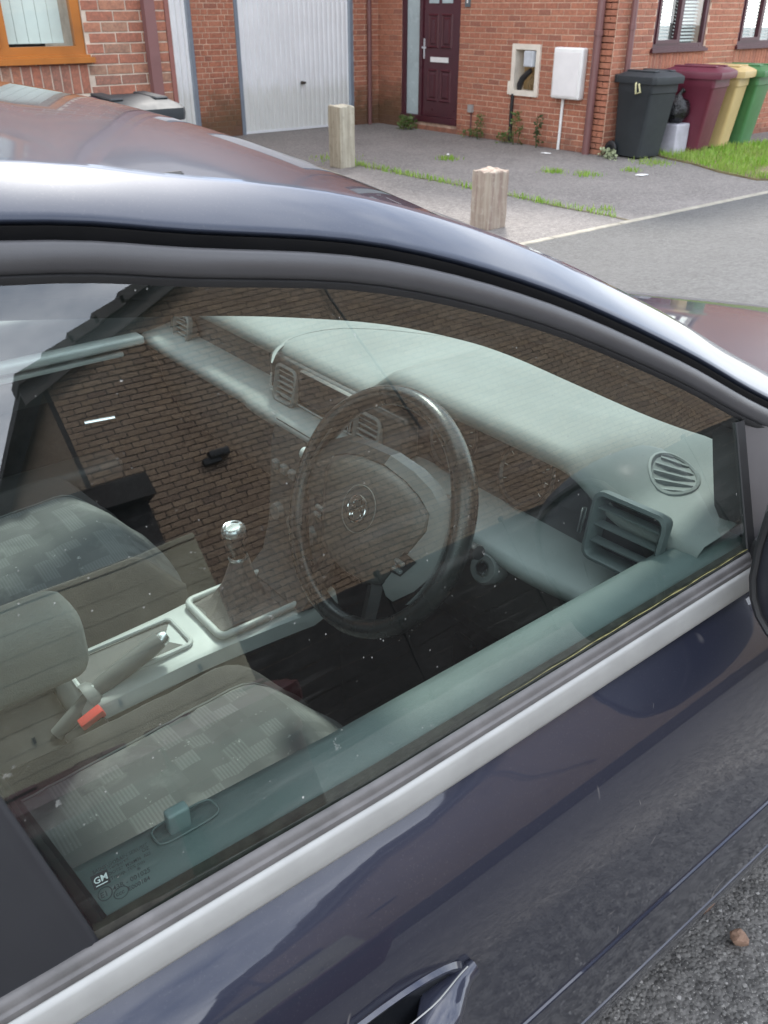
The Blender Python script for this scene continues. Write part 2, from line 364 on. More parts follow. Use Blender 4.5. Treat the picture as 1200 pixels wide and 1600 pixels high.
def brick_wall(parent, O, ux, width, z0, z1, holes, brick, mortar, bond='stretcher', soldiers=(), top=None, limit=300, vis=to_px, name='wall', phase=0.0):
    """a wall whose outer face runs from O along ux; holes and soldiers are (a0,a1,b0,b1); top(a) gives a sloping top edge"""
    ux = Vector(ux).normalized(); n = Vector((ux.y, -ux.x, 0)); O = Vector((O[0], O[1], 0)); rz = math.atan2(ux.y, ux.x)
    P = lambda a, b, c=0.0: O + ux * a + Vector((0, 0, b)) + n * c
    topf = top or (lambda a: z1)
    # the mortar slab
    As = sorted({0, width, *[h[0] for h in holes], *[h[1] for h in holes], *([width * i / 24 for i in range(25)] if top else [])}); Bs = sorted({z0, z1, *[h[2] for h in holes], *[h[3] for h in holes]})
    w = B()
    for i in range(len(As) - 1):
        for j in range(len(Bs) - 1):
            am, bm_ = (As[i] + As[i + 1]) / 2, (Bs[j] + Bs[j + 1]) / 2
            if any(h[0] < am < h[1] and h[2] < bm_ < h[3] for h in holes): continue
            q = [(As[i], Bs[j]), (As[i + 1], Bs[j]), (As[i + 1], min(Bs[j + 1], topf(As[i + 1]))), (As[i], min(Bs[j + 1], topf(As[i])))]
            w.add([P(a, b, 0) for a, b in q], [(0, 1, 2, 3)])
            w.add([P(a, b, -.22) for a, b in q], [(3, 2, 1, 0)])
    for h in holes:
        for (a, b), (c, e) in (((h[0], h[2]), (h[1], h[2])), ((h[1], h[2]), (h[1], h[3])), ((h[1], h[3]), (h[0], h[3])), ((h[0], h[3]), (h[0], h[2]))):
            w.add([P(a, b, 0), P(c, e, 0), P(c, e, -.22), P(a, b, -.22)], [(0, 1, 2, 3)])
    for a in (0, width): w.add([P(a, z0, 0), P(a, topf(a), 0), P(a, topf(a), -.22), P(a, z0, -.22)], [(0, 1, 2, 3)])
    wall = w.mk(name, mortar, parent, fixn=False)
    pieces = []
    allh = list(holes) + list(soldiers)
    nz_ = int((z1 - z0) / .075)
    for i in range(nz_):
        b0 = z0 + i * .075 + .005; b1 = b0 + .065
        hs = [(h[0] - (.008 if h in soldiers else .004), h[1] + (.008 if h in soldiers else .004)) for h in allh if h[2] < b1 - .012 and h[3] > b0 + .012]
        a = -.225 + (.1125 if i % 2 else 0) + phase; j = 0
        while a < width:
            l = .215 if bond == 'stretcher' or (j + i) % 2 == 0 else .1025
            if bond == 'flemish' and j == 0 and i % 2: a += .056
            for p, q in cut([(max(a, .002), min(a + l, width - .002))], hs):
                if q - p > .035 and topf((p + q) / 2) > b1: pieces.append(((p + q) / 2, (b0 + b1) / 2, q - p, b1 - b0))
            a += l + .010; j += 1
    for (a0, a1, b0, b1) in soldiers:
        m_ = round((a1 - a0) / .075)
        for i in range(m_): pieces.append((a0 + (i + .5) * (a1 - a0) / m_, (b0 + b1) / 2, (a1 - a0) / m_ - .010, b1 - b0 - .008))
    sc = []
    for pc in pieces:
        q = vis(P(pc[0], pc[1]))
        if q: sc.append((pc[2] * pc[3] / q[2] ** 2, pc))
    sc.sort(key=lambda s: -s[0]); top_ = [s[1] for s in sc[:limit]]; keep = set(top_)
    for a, b, l, h in top_:
        o = bpy.data.objects.new('brick', brick_mesh(l, h, brick)); COL.objects.link(o); o.parent = wall
        o.location = P(a, b, random.uniform(-.002, .0015)); o.rotation_euler = (0, random.uniform(-.006, .006), rz + random.uniform(-.004, .004))
    rest = B()
    for pc in pieces:
        if pc in keep: continue
        a, b, l, h = pc; e = .007 + random.uniform(-.002, .0015)
        c = [P(a - l / 2, b - h / 2, 0), P(a + l / 2, b - h / 2, 0), P(a + l / 2, b + h / 2, 0), P(a - l / 2, b + h / 2, 0)]
        rest.add(c + [x + n * e for x in c], [(4, 5, 6, 7), (0, 1, 5, 4), (1, 2, 6, 5), (2, 3, 7, 6), (3, 0, 4, 7)])
    if rest.v: tag(rest.mk('brickwork', brick, wall, fixn=False), kind='stuff')
    return wall, P
def bx(P, a0, a1, b0, b1, c0, c1, r=.0, bb=None):
    """box in wall coordinates: along, height, outwards"""
    bb = bb or B(); q = [P(a, b, c) for c in (c0, c1) for b in (b0, b1) for a in (a0, a1)]
    return bb.add(q, [(0, 1, 3, 2), (4, 6, 7, 5), (0, 4, 5, 1), (2, 3, 7, 6), (0, 2, 6, 4), (1, 5, 7, 3)])
def casement(parent, P, a0, a1, b0, b1, mat, mull, fr=.062, sash=(), sill=True, blind=None):
    """a window set in the hole: frame > pane, sash ..."""
    w = bx(P, a0, a1, b0, b0 + fr, -.07, -.012); bx(P, a0, a1, b1 - fr, b1, -.07, -.012, bb=w)
    bx(P, a0, a0 + fr, b0 + fr, b1 - fr, -.07, -.012, bb=w); bx(P, a1 - fr, a1, b0 + fr, b1 - fr, -.07, -.012, bb=w)
    for m_ in mull: bx(P, m_ - fr * .45, m_ + fr * .45, b0 + fr, b1 - fr, -.068, -.014, bb=w)
    win = w.mk('window', mat, parent)
    if sill: 
        s = bx(P, a0 - .045, a1 + .045, b0 - .045, b0 - .006, -.05, .05); bx(P, a0 - .02, a1 + .02, b0 - .008, b0 + .012, -.06, .025, bb=s); s.mk('sill', mat, win)
    ed = [a0 + fr] + list(mull) + [a1 - fr]
    for i in range(len(ed) - 1):
        l, r_ = ed[i] + (fr * .45 if i else 0), ed[i + 1] - (fr * .45 if i < len(ed) - 2 else 0)
        b_lo = b0 + fr
        if i in sash:
            s = B(); e = .045
            for q in ((l, r_, b_lo, b_lo + e), (l, r_, b1 - fr - e, b1 - fr), (l, l + e, b_lo + e, b1 - fr - e), (r_ - e, r_, b_lo + e, b1 - fr - e)): bx(P, *q, -.062, .004, bb=s)
            s.mk('sash', mat, win); l += e; r_ -= e; b_lo += e
        p = B(); p.add([P(l, b_lo, -.045), P(r_, b_lo, -.045), P(r_, b1 - fr, -.045), P(l, b1 - fr, -.045)], [(0, 1, 2, 3)]); p.mk('pane', m_pane, win, fixn=False)
        if blind == 'vertical':
            x = l + .02
            while x < r_ - .06:
                o = bx(P, x, x + .088, b_lo + .02, b1 - fr, -.155, -.150); bx(P, x, x + .088, b_lo + .018, b_lo + .035, -.156, -.146, bb=o); o.mk('blind_slat', m_blind, win); x += .0915
        elif blind == 'venetian':
            z = b_lo + .015
            while z < b1 - fr:
                q = B(); q.add([P(l, z, -.13), P(r_, z, -.13), P(r_, z + .022, -.155), P(l, z + .022, -.155)], [(0, 1, 2, 3)]); q.mk('blind_slat', m_slat, win, fixn=False); z += .042
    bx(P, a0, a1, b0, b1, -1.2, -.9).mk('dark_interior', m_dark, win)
    return win
def pipe(parent, pts, r, mat, name='downpipe', brk=()):
    o = B().tube(pts, r, 14).mk(name, mat, parent, True)
    for z in brk:
        p = pts[0]; b = B(); b.lathe([(r * 1.0, -.03), (r * 1.22, -.028), (r * 1.22, .028), (r * 1.0, .03)], 16, (p[0], p[1], z)); b.mk('pipe_clip', mat, o, True)
    return o
def gable_roof(parent, x0, x1, y0, y1, ze, pitch, over=.25, along='x'):
    b = B()
    if along == 'x':
        ym = (y0 + y1) / 2; hr = (y1 - y0) / 2 * math.tan(pitch); zo = over * math.tan(pitch)
        sec = [(y0 - over, ze - zo), (ym, ze + hr), (y1 + over, ze - zo), (y1 + over, ze - zo + .12), (ym, ze + hr + .14), (y0 - over, ze - zo + .12)]
        b.prism([(x0 - .05, y, z) for y, z in sec], (x1 - x0 + .1, 0, 0))
    return b.mk('roof', m_tile, parent)

# ------------------------------------------------------------------ near house on the left
hl = empty('brick_house', (3.69, 7.5, G), 'red brick house with orange-brown framed window, at the top left', 'house')
w, P = brick_wall(hl, (-4.5, 7.5), (1, 0, 0), 8.19, G, 5.05, [(5.75, 7.464, 1.212, 2.42), (5.75, 7.464, 3.6, 4.7)], m_brickL, m_mortarL, soldiers=[(5.7, 7.455, .945, 1.162)], phase=.075)
casement(hl, P, 5.755, 7.46, 1.214, 2.418, m_oak, [6.84], .072, (0,), True, 'vertical')
casement(hl, P, 5.755, 7.46, 3.602, 4.698, m_oak, [6.6], .072, (0,), True, 'vertical')
bx(P, 7.955, 8.045, G, 5.0, .02, .085).mk('downpipe', m_pipe, hl)
bx(P, 8.165, 8.205, G, 5.0, -.05, .012).mk('corner_trim', M('trim_brown', (.20, .075, .06), .6), hl)
sw = B(); sw.box((3.47, 7.74, G), (3.685, 14, 5.05)); sw.mk('side_wall', m_mortarL, hl)
gable_roof(hl, -4.5, 3.69, 7.5, 14.5, 5.05, R(30))
B().tube([(-4.6, 7.36, 4.98), (3.8, 7.36, 4.98)], .055, 10).mk('gutter', m_pipe, hl, True)

# ------------------------------------------------------------------ garages
def grime(m, zlo, zhi, col, amt):
    t = m.node_tree; p = [n for n in t.nodes if n.type == 'BSDF_PRINCIPLED'][0]; src = p.inputs['Base Color'].links[0].from_socket
    b = NB.__new__(NB); b.m = m; b.t = t; g = b.n('ShaderNodeNewGeometry'); s = b.n('ShaderNodeSeparateXYZ'); b.l(g.outputs['Position'], s.inputs[0])
    mp_ = b.n('ShaderNodeMapping'); b.l(g.outputs['Position'], mp_.inputs['Vector']); mp_.inputs['Scale'].default_value = (9, 9, 1.2)
    f = b.ramp(b.math('SUBTRACT', s.outputs[2], b.math('MULTIPLY', b.noise(mp_.outputs[0], 1.5, 5, .65), .7)), [(0.0, 1.0), (.5, 0.0)])
    f.node.color_ramp.elements[0].position = max(0, zlo); f.node.color_ramp.elements[1].position = zhi
    b.l(b.mix(b.math('MULTIPLY', f, amt), src, col), p.inputs['Base Color'])
grime(M('garage_white', (.72, .74, .755), .38, 0, .05, 2.0), 0.0, .22, (.38, .39, .31), .35)
ga = empty('garage', (8.5, 12.9, G), 'red brick building with a pair of ribbed garage doors', 'garage')
w, P = brick_wall(ga, (3.5, 12.9), (1, 0, 0), 6.634, G, 5.05, [(.9, 3.21, G, 2.0), (3.92, 6.11, G, 2.0)], m_brickR, m_mortarR, 'flemish')
for (a0, a1) in ((.9, 3.21), (3.92, 6.11)):
    f = bx(P, a0 + .001, a0 + .06, G, 1.94, -.09, .012); bx(P, a1 - .06, a1 - .001, G, 1.94, -.09, .012, bb=f); bx(P, a0 + .001, a1 - .001, 1.94, 1.999, -.09, .012, bb=f)
    f.mk('door_frame', m_greyfr, ga)
    rows = [[], []]; a = a0 + .065; e = a1 - .065
    while a < e - .001:
        for da, c in ((0, -.03), (.018, -.012), (.06, -.012), (.078, -.03)):
            if a + da <= e: rows[0].append(P(a + da, G + .035, c)); rows[1].append(P(a + da, 1.93, c))
        a += .0915
    leaf = B().grid(rows).mk('door_leaf', M('garage_white', (.72, .74, .755), .38, 0, .05, 2.0), ga, fixn=False)
    bx(P, a0 + .07, a1 - .07, G + .012, G + .05, -.06, -.008).mk('bottom_rail', m_white, leaf)
    am = a0 + (a1 - a0) * .53
    hb = B().lathe([(.0, .06), (.022, .058), (.025, .0)], 12, P(am, .50, -.012), (0, -1, 0)); bx(P, am - .045, am + .045, .485, .515, .03, .045, bb=hb)
    hb.mk('door_handle', M('handle_dark', (.08, .07, .06), .4, .6), leaf)
gable_roof(ga, 3.45, 10.1, 12.9, 19, 5.05, R(30))
B().tube([(3.5, 12.8, 4.96), (10.1, 12.8, 4.96)], .055, 10).mk('gutter', m_pipe, ga, True)
pipe(ga, [(9.905, 12.84, 4.95), (9.905, 12.84, G)], .037, m_pipe, brk=(.2,))

# ------------------------------------------------------------------ house on the right
hr = empty('brick_house', (10.14, 8.0, G), 'red brick house with maroon front door and white meter boxes', 'house')
XA, YC = 10.14, 8.0
# wall with the door runs along +Y seen from -X : use direction -Y so that its outward normal is -X
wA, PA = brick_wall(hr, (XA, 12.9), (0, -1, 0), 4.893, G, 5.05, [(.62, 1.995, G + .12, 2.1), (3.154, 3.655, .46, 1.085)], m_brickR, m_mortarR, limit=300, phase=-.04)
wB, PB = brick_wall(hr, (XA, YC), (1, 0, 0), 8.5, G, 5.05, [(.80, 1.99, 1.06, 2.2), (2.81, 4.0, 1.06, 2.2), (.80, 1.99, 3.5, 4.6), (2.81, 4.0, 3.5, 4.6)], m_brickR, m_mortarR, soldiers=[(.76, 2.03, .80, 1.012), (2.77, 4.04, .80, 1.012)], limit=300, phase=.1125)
for z0, z1 in ((1.06, 2.2), (3.5, 4.6)):
    for a0, a1 in ((.80, 1.99), (2.81, 4.0)): casement(hr, PB, a0 + .004, a1 - .004, z0 + .003, z1 - .003, m_maroon, [(a0 + a1) / 2], .058, (0,), True, 'venetian')
pa = PA
# front door
z0, z1, a0, a1 = G + .124, 2.096, .624, 1.991
f = bx(PA, a0, a1, z0, z0 + .09, -.08, .02); bx(PA, a0, a1, z1 - .07, z1, -.08, .0, bb=f)
for q0, q1 in ((a0, a0 + .085), (a0 + .43, a0 + .505), (a1 - .085, a1)): bx(PA, q0, q1, z0 + .09, z1 - .07, -.08, .0, bb=f)
door = f.mk('front_door', m_maroon, hr)
bx(PA, a0 + .087, a0 + .428, z0 + .092, z1 - .072, -.05, -.04).mk('sidelight', m_frost, door)
l0, l1 = a0 + .508, a1 - .088
bx(PA, l0, l1, z0 + .094, z1 - .074, -.06, -.022).mk('door_leaf', m_maroon, door)
lm = (l0 + l1) / 2
for (p0, p1) in ((l0 + .115, lm - .03), (lm + .03, l1 - .10)):
    for (q0, q1) in ((.235, .70), (.99, 1.46)):
        t = B()
        for s, c in ((0, -.022), (.018, -.008), (.035, -.02), (.05, -.02), (.075, -.009)): t.v += [PA(p0 + s, q0 + s, c), PA(p1 - s, q0 + s, c), PA(p1 - s, q1 - s, c), PA(p0 + s, q1 - s, c)]
        for i in range(4): t.f += [(i * 4 + j, i * 4 + (j + 1) % 4, i * 4 + 4 + (j + 1) % 4, i * 4 + 4 + j) for j in range(4)]
        t.f.append((16, 17, 18, 19)); t.mk('door_panel', m_maroon, door)
    bx(PA, p0 + .01, p1 - .01, 1.60, 1.86, -.023, -.016).mk('door_light', m_frost, door)
bx(PA, l0 + .19, l1 - .17, .80, .87, -.022, -.006).mk('letter_plate', m_stone, door)
h = bx(PA, l0 + .015, l0 + .05, .84, 1.12, -.022, -.010); bx(PA, l0 + .02, l0 + .13, .985, 1.012, .02, .036, bb=h); bx(PA, l0 + .02, l0 + .045, .985, 1.012, -.012, .03, bb=h)
h.mk('door_handle', m_chrome, door)
bx(PA, 2.10, 2.205, 1.55, 1.69, .006, .022).mk('number_plate', M('slate_plate', (.10, .12, .13), .5), hr)
bx(PA, 2.137, 2.165, 1.60, 1.66, .022, .024).mk('number_mark', m_stone, hr)
# small grey junction box low by the door
jb = bx(PA, 2.29, 2.37, .15, .255, .006, .06).mk('junction_box', M('box_grey', (.30, .29, .28), .6), hr)
bx(PA, 2.32, 2.34, G, .15, .006, .02).mk('cable', m_pipe, jb)
# open meter box and closed meter box
mb = B(); a0, a1, b0, b1 = 3.157, 3.652, .463, 1.082; e = .05
for q in ((a0 - .02, a1 + .02, b0 - .02, b0 + e), (a0 - .02, a1 + .02, b1 - e, b1 + .02), (a0 - .02, a0 + e, b0 + e, b1 - e), (a1 - e, a1 + .02, b0 + e, b1 - e)): bx(PA, *q, -.17, .035, bb=mb)
bx(PA, a0 - .055, a0 - .02, b0 - .01, b0 + .16, .006, .05, bb=mb)
mb = mb.mk('open_meter_box', M('meter_box_cream', (.68, .62, .53), .6, 0, .12, 7), hr)
bx(PA, a0 + e, a1 - e, b0 + e, b1 - e, -.19, -.17).mk('back_board', M('meter_board', (.33, .22, .10), .8, 0, .3, 6), mb)
B().rbox((0, 0, 0), (.17, .20, .11), .015, 2, Matrix.Translation(PA(3.40, .82, -.04)) @ Matrix.Rotation(-math.pi / 2, 4, 'Z') @ Matrix.Rotation(math.pi / 2, 4, 'X')).mk('meter', M('meter_grey', (.50, .53, .56), .4), mb)
k = B(); k.tube([PA(3.45, .78, -.06), PA(3.40, .73, -.03), PA(3.32, .66, -.02), PA(3.28, .58, -.02), PA(3.27, .51, -.02)], [.03, .04, .042, .045, .03], 8); k.mk('cut_out', m_black, mb, True)
for i in range(4): B().tube([PA(3.46 + .04 * i, .70, -.08), PA(3.43 + .04 * i, .6, -.03), PA(3.40 + .05 * i, .52, -.08)], .011, 6).mk('cable', M('cable_tan', (.22, .15, .07), .6), mb, True)
pipe(hr, [PA(3.20, .46, .03), PA(3.19, .2, .03), PA(3.20, G, .03)], .024, m_black, 'cable_duct')
cb = B(); bx(PA, 3.995, 4.505, .46, 1.085, .006, .10, bb=cb); cb = B().rbox((3.995, .46, .006), (4.505, 1.085, .12), .03, 3)
cb.v = [PA(v.x, v.y, v.z) for v in cb.v]
cb = cb.mk('meter_box', M('meter_box_white', (.72, .71, .69), .55, 0, .08, 5), hr, True)
lid_ = B(); bx(PA, 4.04, 4.46, .50, 1.03, .12, .126, bb=lid_); lid_.mk('box_lid', M('meter_box_lid', (.74, .72, .71), .55, 0, .06, 4), cb)
pipe(hr, [PA(4.16, .47, .03), PA(4.155, 0, .03), PA(4.15, G, .03)], .021, m_stone, 'gas_pipe')
pipe(hr, [PA(4.69, 5.0, .075), PA(4.69, G, .075)], .052, m_pipe, brk=(1.26, 3.2))
pipe(hr, [PB(.24, 5.0, .07), PB(.24, G, .07)], .04, m_pipe, brk=(1.33,))
gable_roof(hr, 10.1, 18.7, 8.0, 16.0, 5.05, R(30))
B().box((10.36, 8.22, G), (10.4, 16, 5.0)).mk('inner_wall', m_mortarR, hr)
B().tube([(10.0, 7.86, 4.98), (18.8, 7.86, 4.98)], .055, 10).mk('gutter', m_pipe, hr, True)

# ------------------------------------------------------------------ house behind the photographer (seen as a reflection)
hg = empty('brick_house', (7.5, -8.0, 0), 'brown brick gable end with dark verge tiles, mirrored in the side window', 'house')
GX0, GX1, GE = 2.62, 14.6, 5.02; GP = math.tan(R(25))
def gtop(a): return min(GE + (GX1 - GX0 - a) * GP, GE + a * GP)     # a runs from GX1 towards GX0
def gvis(p):
    if not (2.6 < p.x < 6.4 and 2.0 < p.z < 5.9): return None
    q = (p - Vector((3.6, -8, 4.2))); return (0, 0, 9 + q.length)
wG, PG = brick_wall(hg, (GX1, -8.0), (-1, 0, 0), GX1 - GX0, -.05, 7.95, [], m_brickW, m_mortarD, top=gtop, vis=gvis, limit=300)
rf = B()
ym = (GX0 + GX1) / 2
for s in (-1, 1):
    ex = GX0 - .3 if s < 0 else GX1 + .3
    zE = GE + .03 - .3 * GP; zr = GE + (ym - GX0) * GP + .03
    rf.prism([(ex, -7.86, zE), (ym, -7.86, zr), (ym, -7.86, zr + .10), (ex, -7.86, zE + .10)], (0, -9, 0))
roofG = rf.mk('roof', m_tile, hg)
for s in (-1, 1):
    ex = GX0 - .32 if s < 0 else GX1 + .32; L_ = abs(ym - ex)
    sgn = 1 if s < 0 else -1; zE = GE + .03 - .3 * GP
    bb = B(); bb.prism([(ex, -7.87, zE - .17), (ym, -7.87, zE - .17 + L_ * GP), (ym, -7.87, zE + L_ * GP), (ex, -7.87, zE)], (0, -.03, 0)); bb.mk('bargeboard', M('bargeboard_dark', (.035, .032, .03), .6), roofG)
    nT = 17
    for i in range(nT):
        t0, t1 = i / nT * L_, (i + 1.12) / nT * L_; x0, x1 = ex + sgn * t0, ex + sgn * min(t1, L_)
        za, zb_ = zE + t0 * GP + .10, zE + t1 * GP + .085
        tl = B(); tl.prism([(x0, -7.78, za - .06), (x1, -7.78, zb_ - .08), (x1, -7.78, zb_ + .03), (x0, -7.78, za + .07)], (0, -.4, 0)); tl.mk('verge_tile', m_tile, roofG)
B().box((GX0 + .02, -16, 0), (GX0 + .2, -8.23, 5.0)).mk('side_wall', m_brickW, hg)
pipe(hg, [(6.5, -7.94, 6.6), (6.62, -7.94, 5.2), (6.95, -7.94, 3.6), (7.0, -7.94, 3.05)], .018, m_black, 'cable')
fl = B().rbox((3.98, -7.99, 3.52), (4.26, -7.90, 3.62), .015, 2); fl.rbox((3.88, -7.99, 3.46), (4.12, -7.93, 3.55), .01, 1); fl.mk('boiler_flue', m_black, hg, True)
# dark timber lean-to against the corner
lt = B().box((.9, -8.4, 0), (2.78, -7.0, 3.05)); lt.prism([(.8, -6.85, 3.05), (2.84, -6.85, 3.05), (2.84, -6.85, 3.3), (.8, -6.85, 3.3)], (0, -1.14, 0)); 
lt.mk('lean_to', M('dark_timber', (.014, .012, .012), .7, 0, .3, 6), hg)
# lap fence, boards one by one
fe = empty('garden_fence', (0, -3.0, 0), 'pale khaki lap-board fence mirrored low in the side window', 'fence')
m_board = M('fence_board', (.33, .325, .24), .85, 0, .22, 3, .4, 40)
for (x0, x1) in ((-3.9, -2.1), (-2.05, -.25), (-.2, 1.56)):
    for i in range(17):
        z = .06 + i * .103; q = B()
        q.prism([(x0, -2.990, z), (x0, -2.9822, z), (x0, -2.984, z + .1027), (x0, -2.992, z + .1027)], (x1 - x0, 0, 0)); q.mk('board', m_board, fe)
    B().rbox((x0, -3.00, 1.815), (x1, -2.978, 1.845), .004, 1).mk('capping', m_board, fe)
    for i in range(11, 12):
        for k_ in range(4):
            xx = x0 + .28 + k_ * .42 + .02 * math.sin(i * 3 + k_); B().box((xx, -2.984, .075 + i * .103), (xx + .012, -2.9735, .105 + i * .103)).mk('slot', m_black, fe)
for x in (-4.0, -2.075, -.225): B().rbox((x - .045, -3.05, 0), (x + .045, -2.95, 1.9), .008, 1).mk('fence_post', m_edge, fe)

# dark board fence added to darken the foot of the mirrored gable
df = empty('added_dark_fence', (7, -7.0, 0), 'low dark board fence added to darken the foot of the mirrored brown gable wall', 'fence')
m_dkb = M('dark_board', (.016, .014, .014), .75, 0, .3, 4)
for j in range(5):
    x0 = 2.95 + j * 1.9
    for i in range(8): B().rbox((x0, -7.02, .08 + i * .17), (x0 + 1.845, -6.995 + .004 * (i % 2), .08 + i * .17 + .168), .004, 1).mk('board', m_dkb, df)
    B().rbox((x0 + 1.845, -7.06, 0), (x0 + 1.895, -6.98, 1.5), .006, 1).mk('fence_post', m_dkb, df)

# ------------------------------------------------------------------ bins
def sticker(P4, parent, name='label'): return B().add(P4, [(0, 1, 2, 3)]).mk(name, m_stone, parent, fixn=False)
def wheelie(loc, rz, mat, label, w=.58, d=.72, h=1.07, cord=False):
    e = empty('wheelie_bin', (0, 0, 0), label, 'bin', 'wheelie bins')
    hb = h - .12; tw, td, bw, bd = w / 2, d / 2, w / 2 * .78, d / 2 * .72
    rows = []
    for z, k in ((.03, 0.0), (.06, .02), (hb - .16, .86), (hb - .15, .97), (hb, 1.0)):
        a, b = lerp(bw, tw * .95, k), lerp(bd, td * .93, k); r = .045; row = []
        yo = lerp(.05, 0, k)
        for cx, cy, s0 in ((a - r, b - r, 0), (-a + r, b - r, 90), (-a + r, -b + r, 180), (a - r, -b + r, 270)):
            for t in (0, 30, 60, 90): row.append(Vector((cx + r * math.cos(R(s0 + t)), yo + cy + r * math.sin(R(s0 + t)), z)))
        rows.append(row)
    b = B().grid(rows, True); b.f.append(tuple(range(16))[::-1]); b.mk('body', mat, e, True)
    l = B(); rows = []
    for z, k in ((hb - .045, 1.03), (hb + .0, 1.05), (hb + .035, 1.04), (hb + .06, .93), (hb + .085, .75), (hb + .10, .35)):
        rows.append([Vector((x * tw * k, y * td * (k + .02) + (-.02), z)) for x, y in ((1, .9), (.9, 1), (-.9, 1), (-1, .9), (-1, -.85), (-.9, -1), (0, -1.06), (.9, -1), (1, -.85))])
    l.grid(rows, True); l.f.append(tuple(len(l.v) - 9 + i for i in range(9))); lid = l.mk('lid', mat, e, True, sharp=30)
    for s in (-1, 1): B().rbox((s * tw * .55 - .05, -td * .8, hb + .085), (s * tw * .55 + .05, td * .7, hb + .105), .008, 1).mk('lid_rib', mat, lid)
    B().tube([(-tw * .8, td + .05, hb + .03), (tw * .8, td + .05, hb + .03)], .016, 10).mk('handle', mat, e, True)
    for s in (-1, 1):
        B().rbox((s * tw * .8 - .02, td * .85, hb - .05), (s * tw * .8 + .02, td + .06, hb + .045), .008, 1).mk('hinge', mat, e)
        wv = B().lathe([(.03, -.026), (.085, -.026), (.10, -.015), (.10, .015), (.085, .026), (.05, .026), (.045, .012), (.0, .012)], 24, (s * (bw + .035), bd + .05, .10), (s, 0, 0)); wv.mk('wheel', m_black, e, True)
    B().tube([(-bw, bd + .05, .10), (bw, bd + .05, .10)], .012, 8).mk('axle', m_black, e, True)
    sticker([(bw * .25, -bd - .018 - .004, h * .62), (bw * .9, -bd - .018 - .004, h * .62), (bw * .9, -bd - .022 - .012, h * .70), (bw * .25, -bd - .022 - .012, h * .70)], e)
    if cord: B().tube([(-tw * .9, -.08, hb - .01), (-tw - .015, -.10, hb - .06), (-tw - .01, -.13, hb - .14), (-tw - .012, -.06, hb - .16), (-tw - .02, -.05, hb - .05), (-tw * .9, -.04, hb)], .012, 8).mk('cord', M('cord_cream', (.55, .52, .30), .8), e, True)
    e.location = loc; e.rotation_euler = (0, 0, rz); return e
m_binblk = M('bin_black', (.020, .0245, .028), .6, 0, .15, 4); m_binmar = M('bin_maroon', (.115, .018, .035), .45, 0, .10, 3)
m_bintan = M('bin_tan', (.50, .37, .165), .5, 0, .08, 3); m_bingrn = M('bin_green', (.055, .17, .06), .45, 0, .12, 3)
wheelie((10.43, 7.60, G), R(-4), m_binblk, 'black wheelie bin beside the brown downpipe at the house corner', .56, .62, 1.07, True)
wheelie((11.36, 7.50, G), R(12), m_binmar, 'maroon wheelie bin between the black one and the tan one', .60, .76, 1.10)
wheelie((12.05, 7.58, G), R(14), m_bintan, 'tan yellow wheelie bin squeezed between maroon and green bins', .52, .70, 1.08)
wheelie((12.66, 7.62, G), R(10), m_bingrn, 'green wheelie bin at the right edge of the row', .58, .72, 1.07)
wheelie((2.94, 6.78, G), R(-8), m_binblk, 'black wheelie bin with only its lid showing above the car roof', .60, .74, 1.20)
wheelie((2.42, 6.95, G), R(5), m_binmar, 'maroon wheelie bin lid just peeping over the roof below the orange-framed window', .60, .74, 1.20)
m_bindr = M('bin_dark_red', (.05, .010, .013), .4, 0, .1, 3)
for i, (x, lb) in enumerate(((1.10, 'dark red wheelie bin nearest the end of the khaki fence'), (.48, 'dark red wheelie bin between two others along the khaki fence'), (-.14, 'dark red wheelie bin furthest back along the khaki fence'))): wheelie((x, -2.50, 0), R(180 + (3, -2, 4)[i]), m_bindr, lb, .60, .74, 1.07)
# grey storage box with a bin bag on it
sb = empty('storage_box', (10.98, 7.50, G), 'narrow pale grey plastic box between the black and maroon bins', 'box')
B().rbox((10.83, 7.34, G), (11.12, 7.66, G + .40), .02, 2).mk('body', M('box_lilac', (.40, .39, .44), .5), sb)
bag = B(); n = 22; rows = []
for i in range(12):
    a = math.pi * i / 11; rows.append([])
    for j in range(n):
        t = 2 * math.pi * j / n; q = Vector((math.sin(a) * math.cos(t), math.sin(a) * math.sin(t), -math.cos(a)))
        r_ = 1 + .16 * mnoise.noise(q * 2.3) + .10 * mnoise.noise(q * 6.0)
        rows[-1].append(Vector((10.98, 7.50, G + .56)) + Vector((q.x * .17, q.y * .17, q.z * .17)) * r_)
bag.grid(rows, True); bag.tube([(10.98, 7.5, G + .70), (11.0, 7.48, G + .77), (11.03, 7.46, G + .80)], [.05, .02, .04], 8)
tag(bag.mk('bin_bag', M('bag_black', (.012, .012, .014), .25, 0, .2, 20, .6, 40, .02), None, True), 'crumpled black bin bag lying on the pale grey box', 'bin bag')

